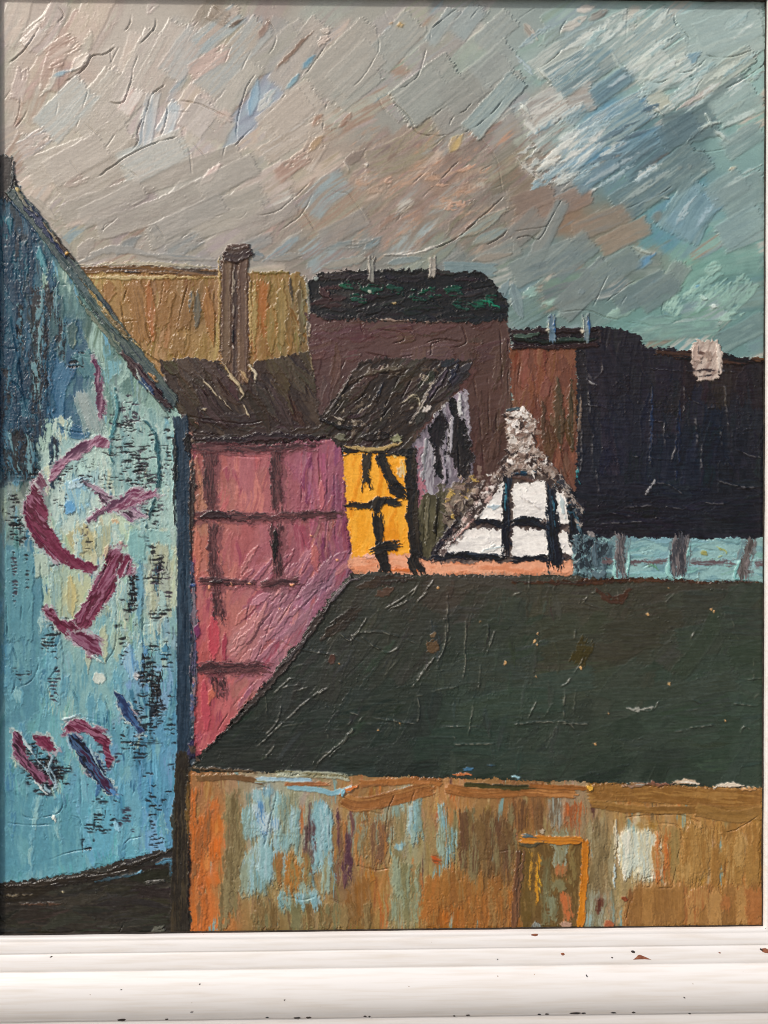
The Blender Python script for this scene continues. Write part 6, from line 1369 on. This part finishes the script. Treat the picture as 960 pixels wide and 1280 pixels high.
rails = {"top": rail(0, 1), "right": rail(1, 2), "bottom": rail(2, 3), "left": rail(3, 0)}
for i, (ax, ay) in enumerate(sgn):                     # dark seams where the rails are mitred together
    co = []
    ds = np.linspace(PD[2], 124, 30)
    for d in ds:
        h = float(np.interp(d, PD[1:-1], PH[1:-1])) + .25
        for o in (-.45, .45):
            p_ = cn[i] + np.array([ax * d + o * ax, ay * d - o * ay]) * PX
            co.append((p_[0] - fbase.x, -h * PX - fbase.y, p_[1] - fbase.z))
    f = [(2 * k, 2 * k + 1, 2 * k + 3, 2 * k + 2) for k in range(len(ds) - 1)]
    me = bpy.data.meshes.new("mitre_seam"); me.from_pydata(co, [], f); me.materials.append(MAT_REBATE); me.update()
    link(bpy.data.objects.new("mitre_seam", me), frame)
rails["bottom"]["label"] = "bottom rail of the white frame, chipped and stained"

# paint chips on the bottom rail: thin flakes of bare wood lying on the profile
bl2, br2 = cn[3], cn[2]


def chip(x, y, w, h, mat, shape=None):
    """x, y, w, h on the layout grid; follows the rail profile"""
    # find profile depth d whose projection falls on y
    ds = np.linspace(0, 126, 500); hs = np.interp(ds, PD[1:-1], PH[1:-1])
    s = 1 - (x - IN["bl"][0]) / (IN["br"][0] - IN["bl"][0])

    def proj(dd, hh):
        p = np.array(rail_pt(2, 3, s, dd, hh)) + np.array(fbase)
        v = (p - np.array([0, -DIST, ZC])) @ CR
        return CYP - v[1] / v[2] * -FPX
    yy = np.array([proj(a, b) for a, b in zip(ds, hs)])
    n = 11
    pts = [(math.cos(t), math.sin(t)) for t in np.linspace(0, 2 * math.pi, n, endpoint=False)] if shape is None else shape
    ring = []
    for px, py in pts:
        r = rng.uniform(.7, 1.15) if shape is None else rng.uniform(.93, 1.05)
        ty = y + py * h / 2 * r
        d = float(np.interp(ty, np.maximum.accumulate(yy), ds))
        sx = s - (px * w / 2 * r) / (IN["br"][0] - IN["bl"][0])
        ring.append((sx, d))
    cs = (sum(a for a, b in ring) / len(ring), sum(b for a, b in ring) / len(ring))
    co = [rail_pt(2, 3, a, b, float(np.interp(b, PD[1:-1], PH[1:-1])) + .12) for a, b in ring]
    mid = [(.5 * (a + cs[0]), .5 * (b + cs[1])) for a, b in ring]
    co += [rail_pt(2, 3, a, b, float(np.interp(b, PD[1:-1], PH[1:-1])) + .45) for a, b in mid]
    co.append(rail_pt(2, 3, cs[0], cs[1], float(np.interp(cs[1], PD[1:-1], PH[1:-1])) + .45))
    k = len(ring); f = [(i, (i + 1) % k, k + (i + 1) % k, k + i) for i in range(k)] + [(k + i, k + (i + 1) % k, 2 * k) for i in range(k)]
    me = bpy.data.meshes.new("paint_chip"); me.from_pydata(co, [], f); me.materials.append(mat); me.update()
    o = link(bpy.data.objects.new("paint_chip", me), rails["bottom"])
    return o


tri = [(-1, .9), (-.5, .1), (-.1, -.8), (.15, -.9), (.5, -.3), (1, .9), (.3, .75), (-.4, .8)]
chip(778, 1196.5, 22, 7, MAT_CHIP_RED, tri)
chip(932, 1188.5, 10, 7, MAT_CHIP_RED); chip(928, 1187, 4, 4, MAT_CHIP_DARK)
chip(689, 1192.5, 5, 4, MAT_CHIP_RED); chip(773.5, 1189.5, 5, 3.4, MAT_CHIP_DARK)
chip(665, 1168.5, 9, 4, MAT_CHIP_RED); chip(875, 1191, 3, 2, MAT_CHIP_RED); chip(745, 1197, 2.5, 2, MAT_CHIP_DARK)
for x, y, w, h in [(674, 1266.5, 12, 2.6), (683, 1266.5, 5, 2.2), (714, 1266, 7, 2.2), (735, 1265.5, 4, 2.4), (934, 1262, 12, 2.4), (945, 1261.5, 10, 2.2),
                   (387, 1272.5, 9, 3.6), (399, 1272, 6, 3), (457, 1270.5, 4, 2.2), (461.5, 1270.8, 3, 2), (563, 1269, 5, 2), (549, 1270, 3, 2), (637, 1268, 4, 2),
                   (207, 1275, 9, 3.2), (253, 1274, 4, 2), (356, 1272, 4, 2), (645, 1267.5, 5, 2), (792, 1267, 3, 2), (82, 1196, 3, 2.4), (705, 1220, 1.6, 4),
                   (272, 1230, 2.4, 2), (276, 1265, 4, 1.6), (188, 1237, 2.5, 1.5), (370, 1250, 2, 2), (798, 1247, 2, 2), (610, 1199, 2, 1.6), (892, 1276, 7, 6), (906, 1273.5, 3, 4)]:
    chip(x, y, w, h, MAT_CHIP_DARK if (w < 20 and not (885 < x < 910)) else MAT_CHIP_RED)
print("objects", len(scene.objects), "tris", sum(len(m.polygons) * 2 for m in bpy.data.meshes))
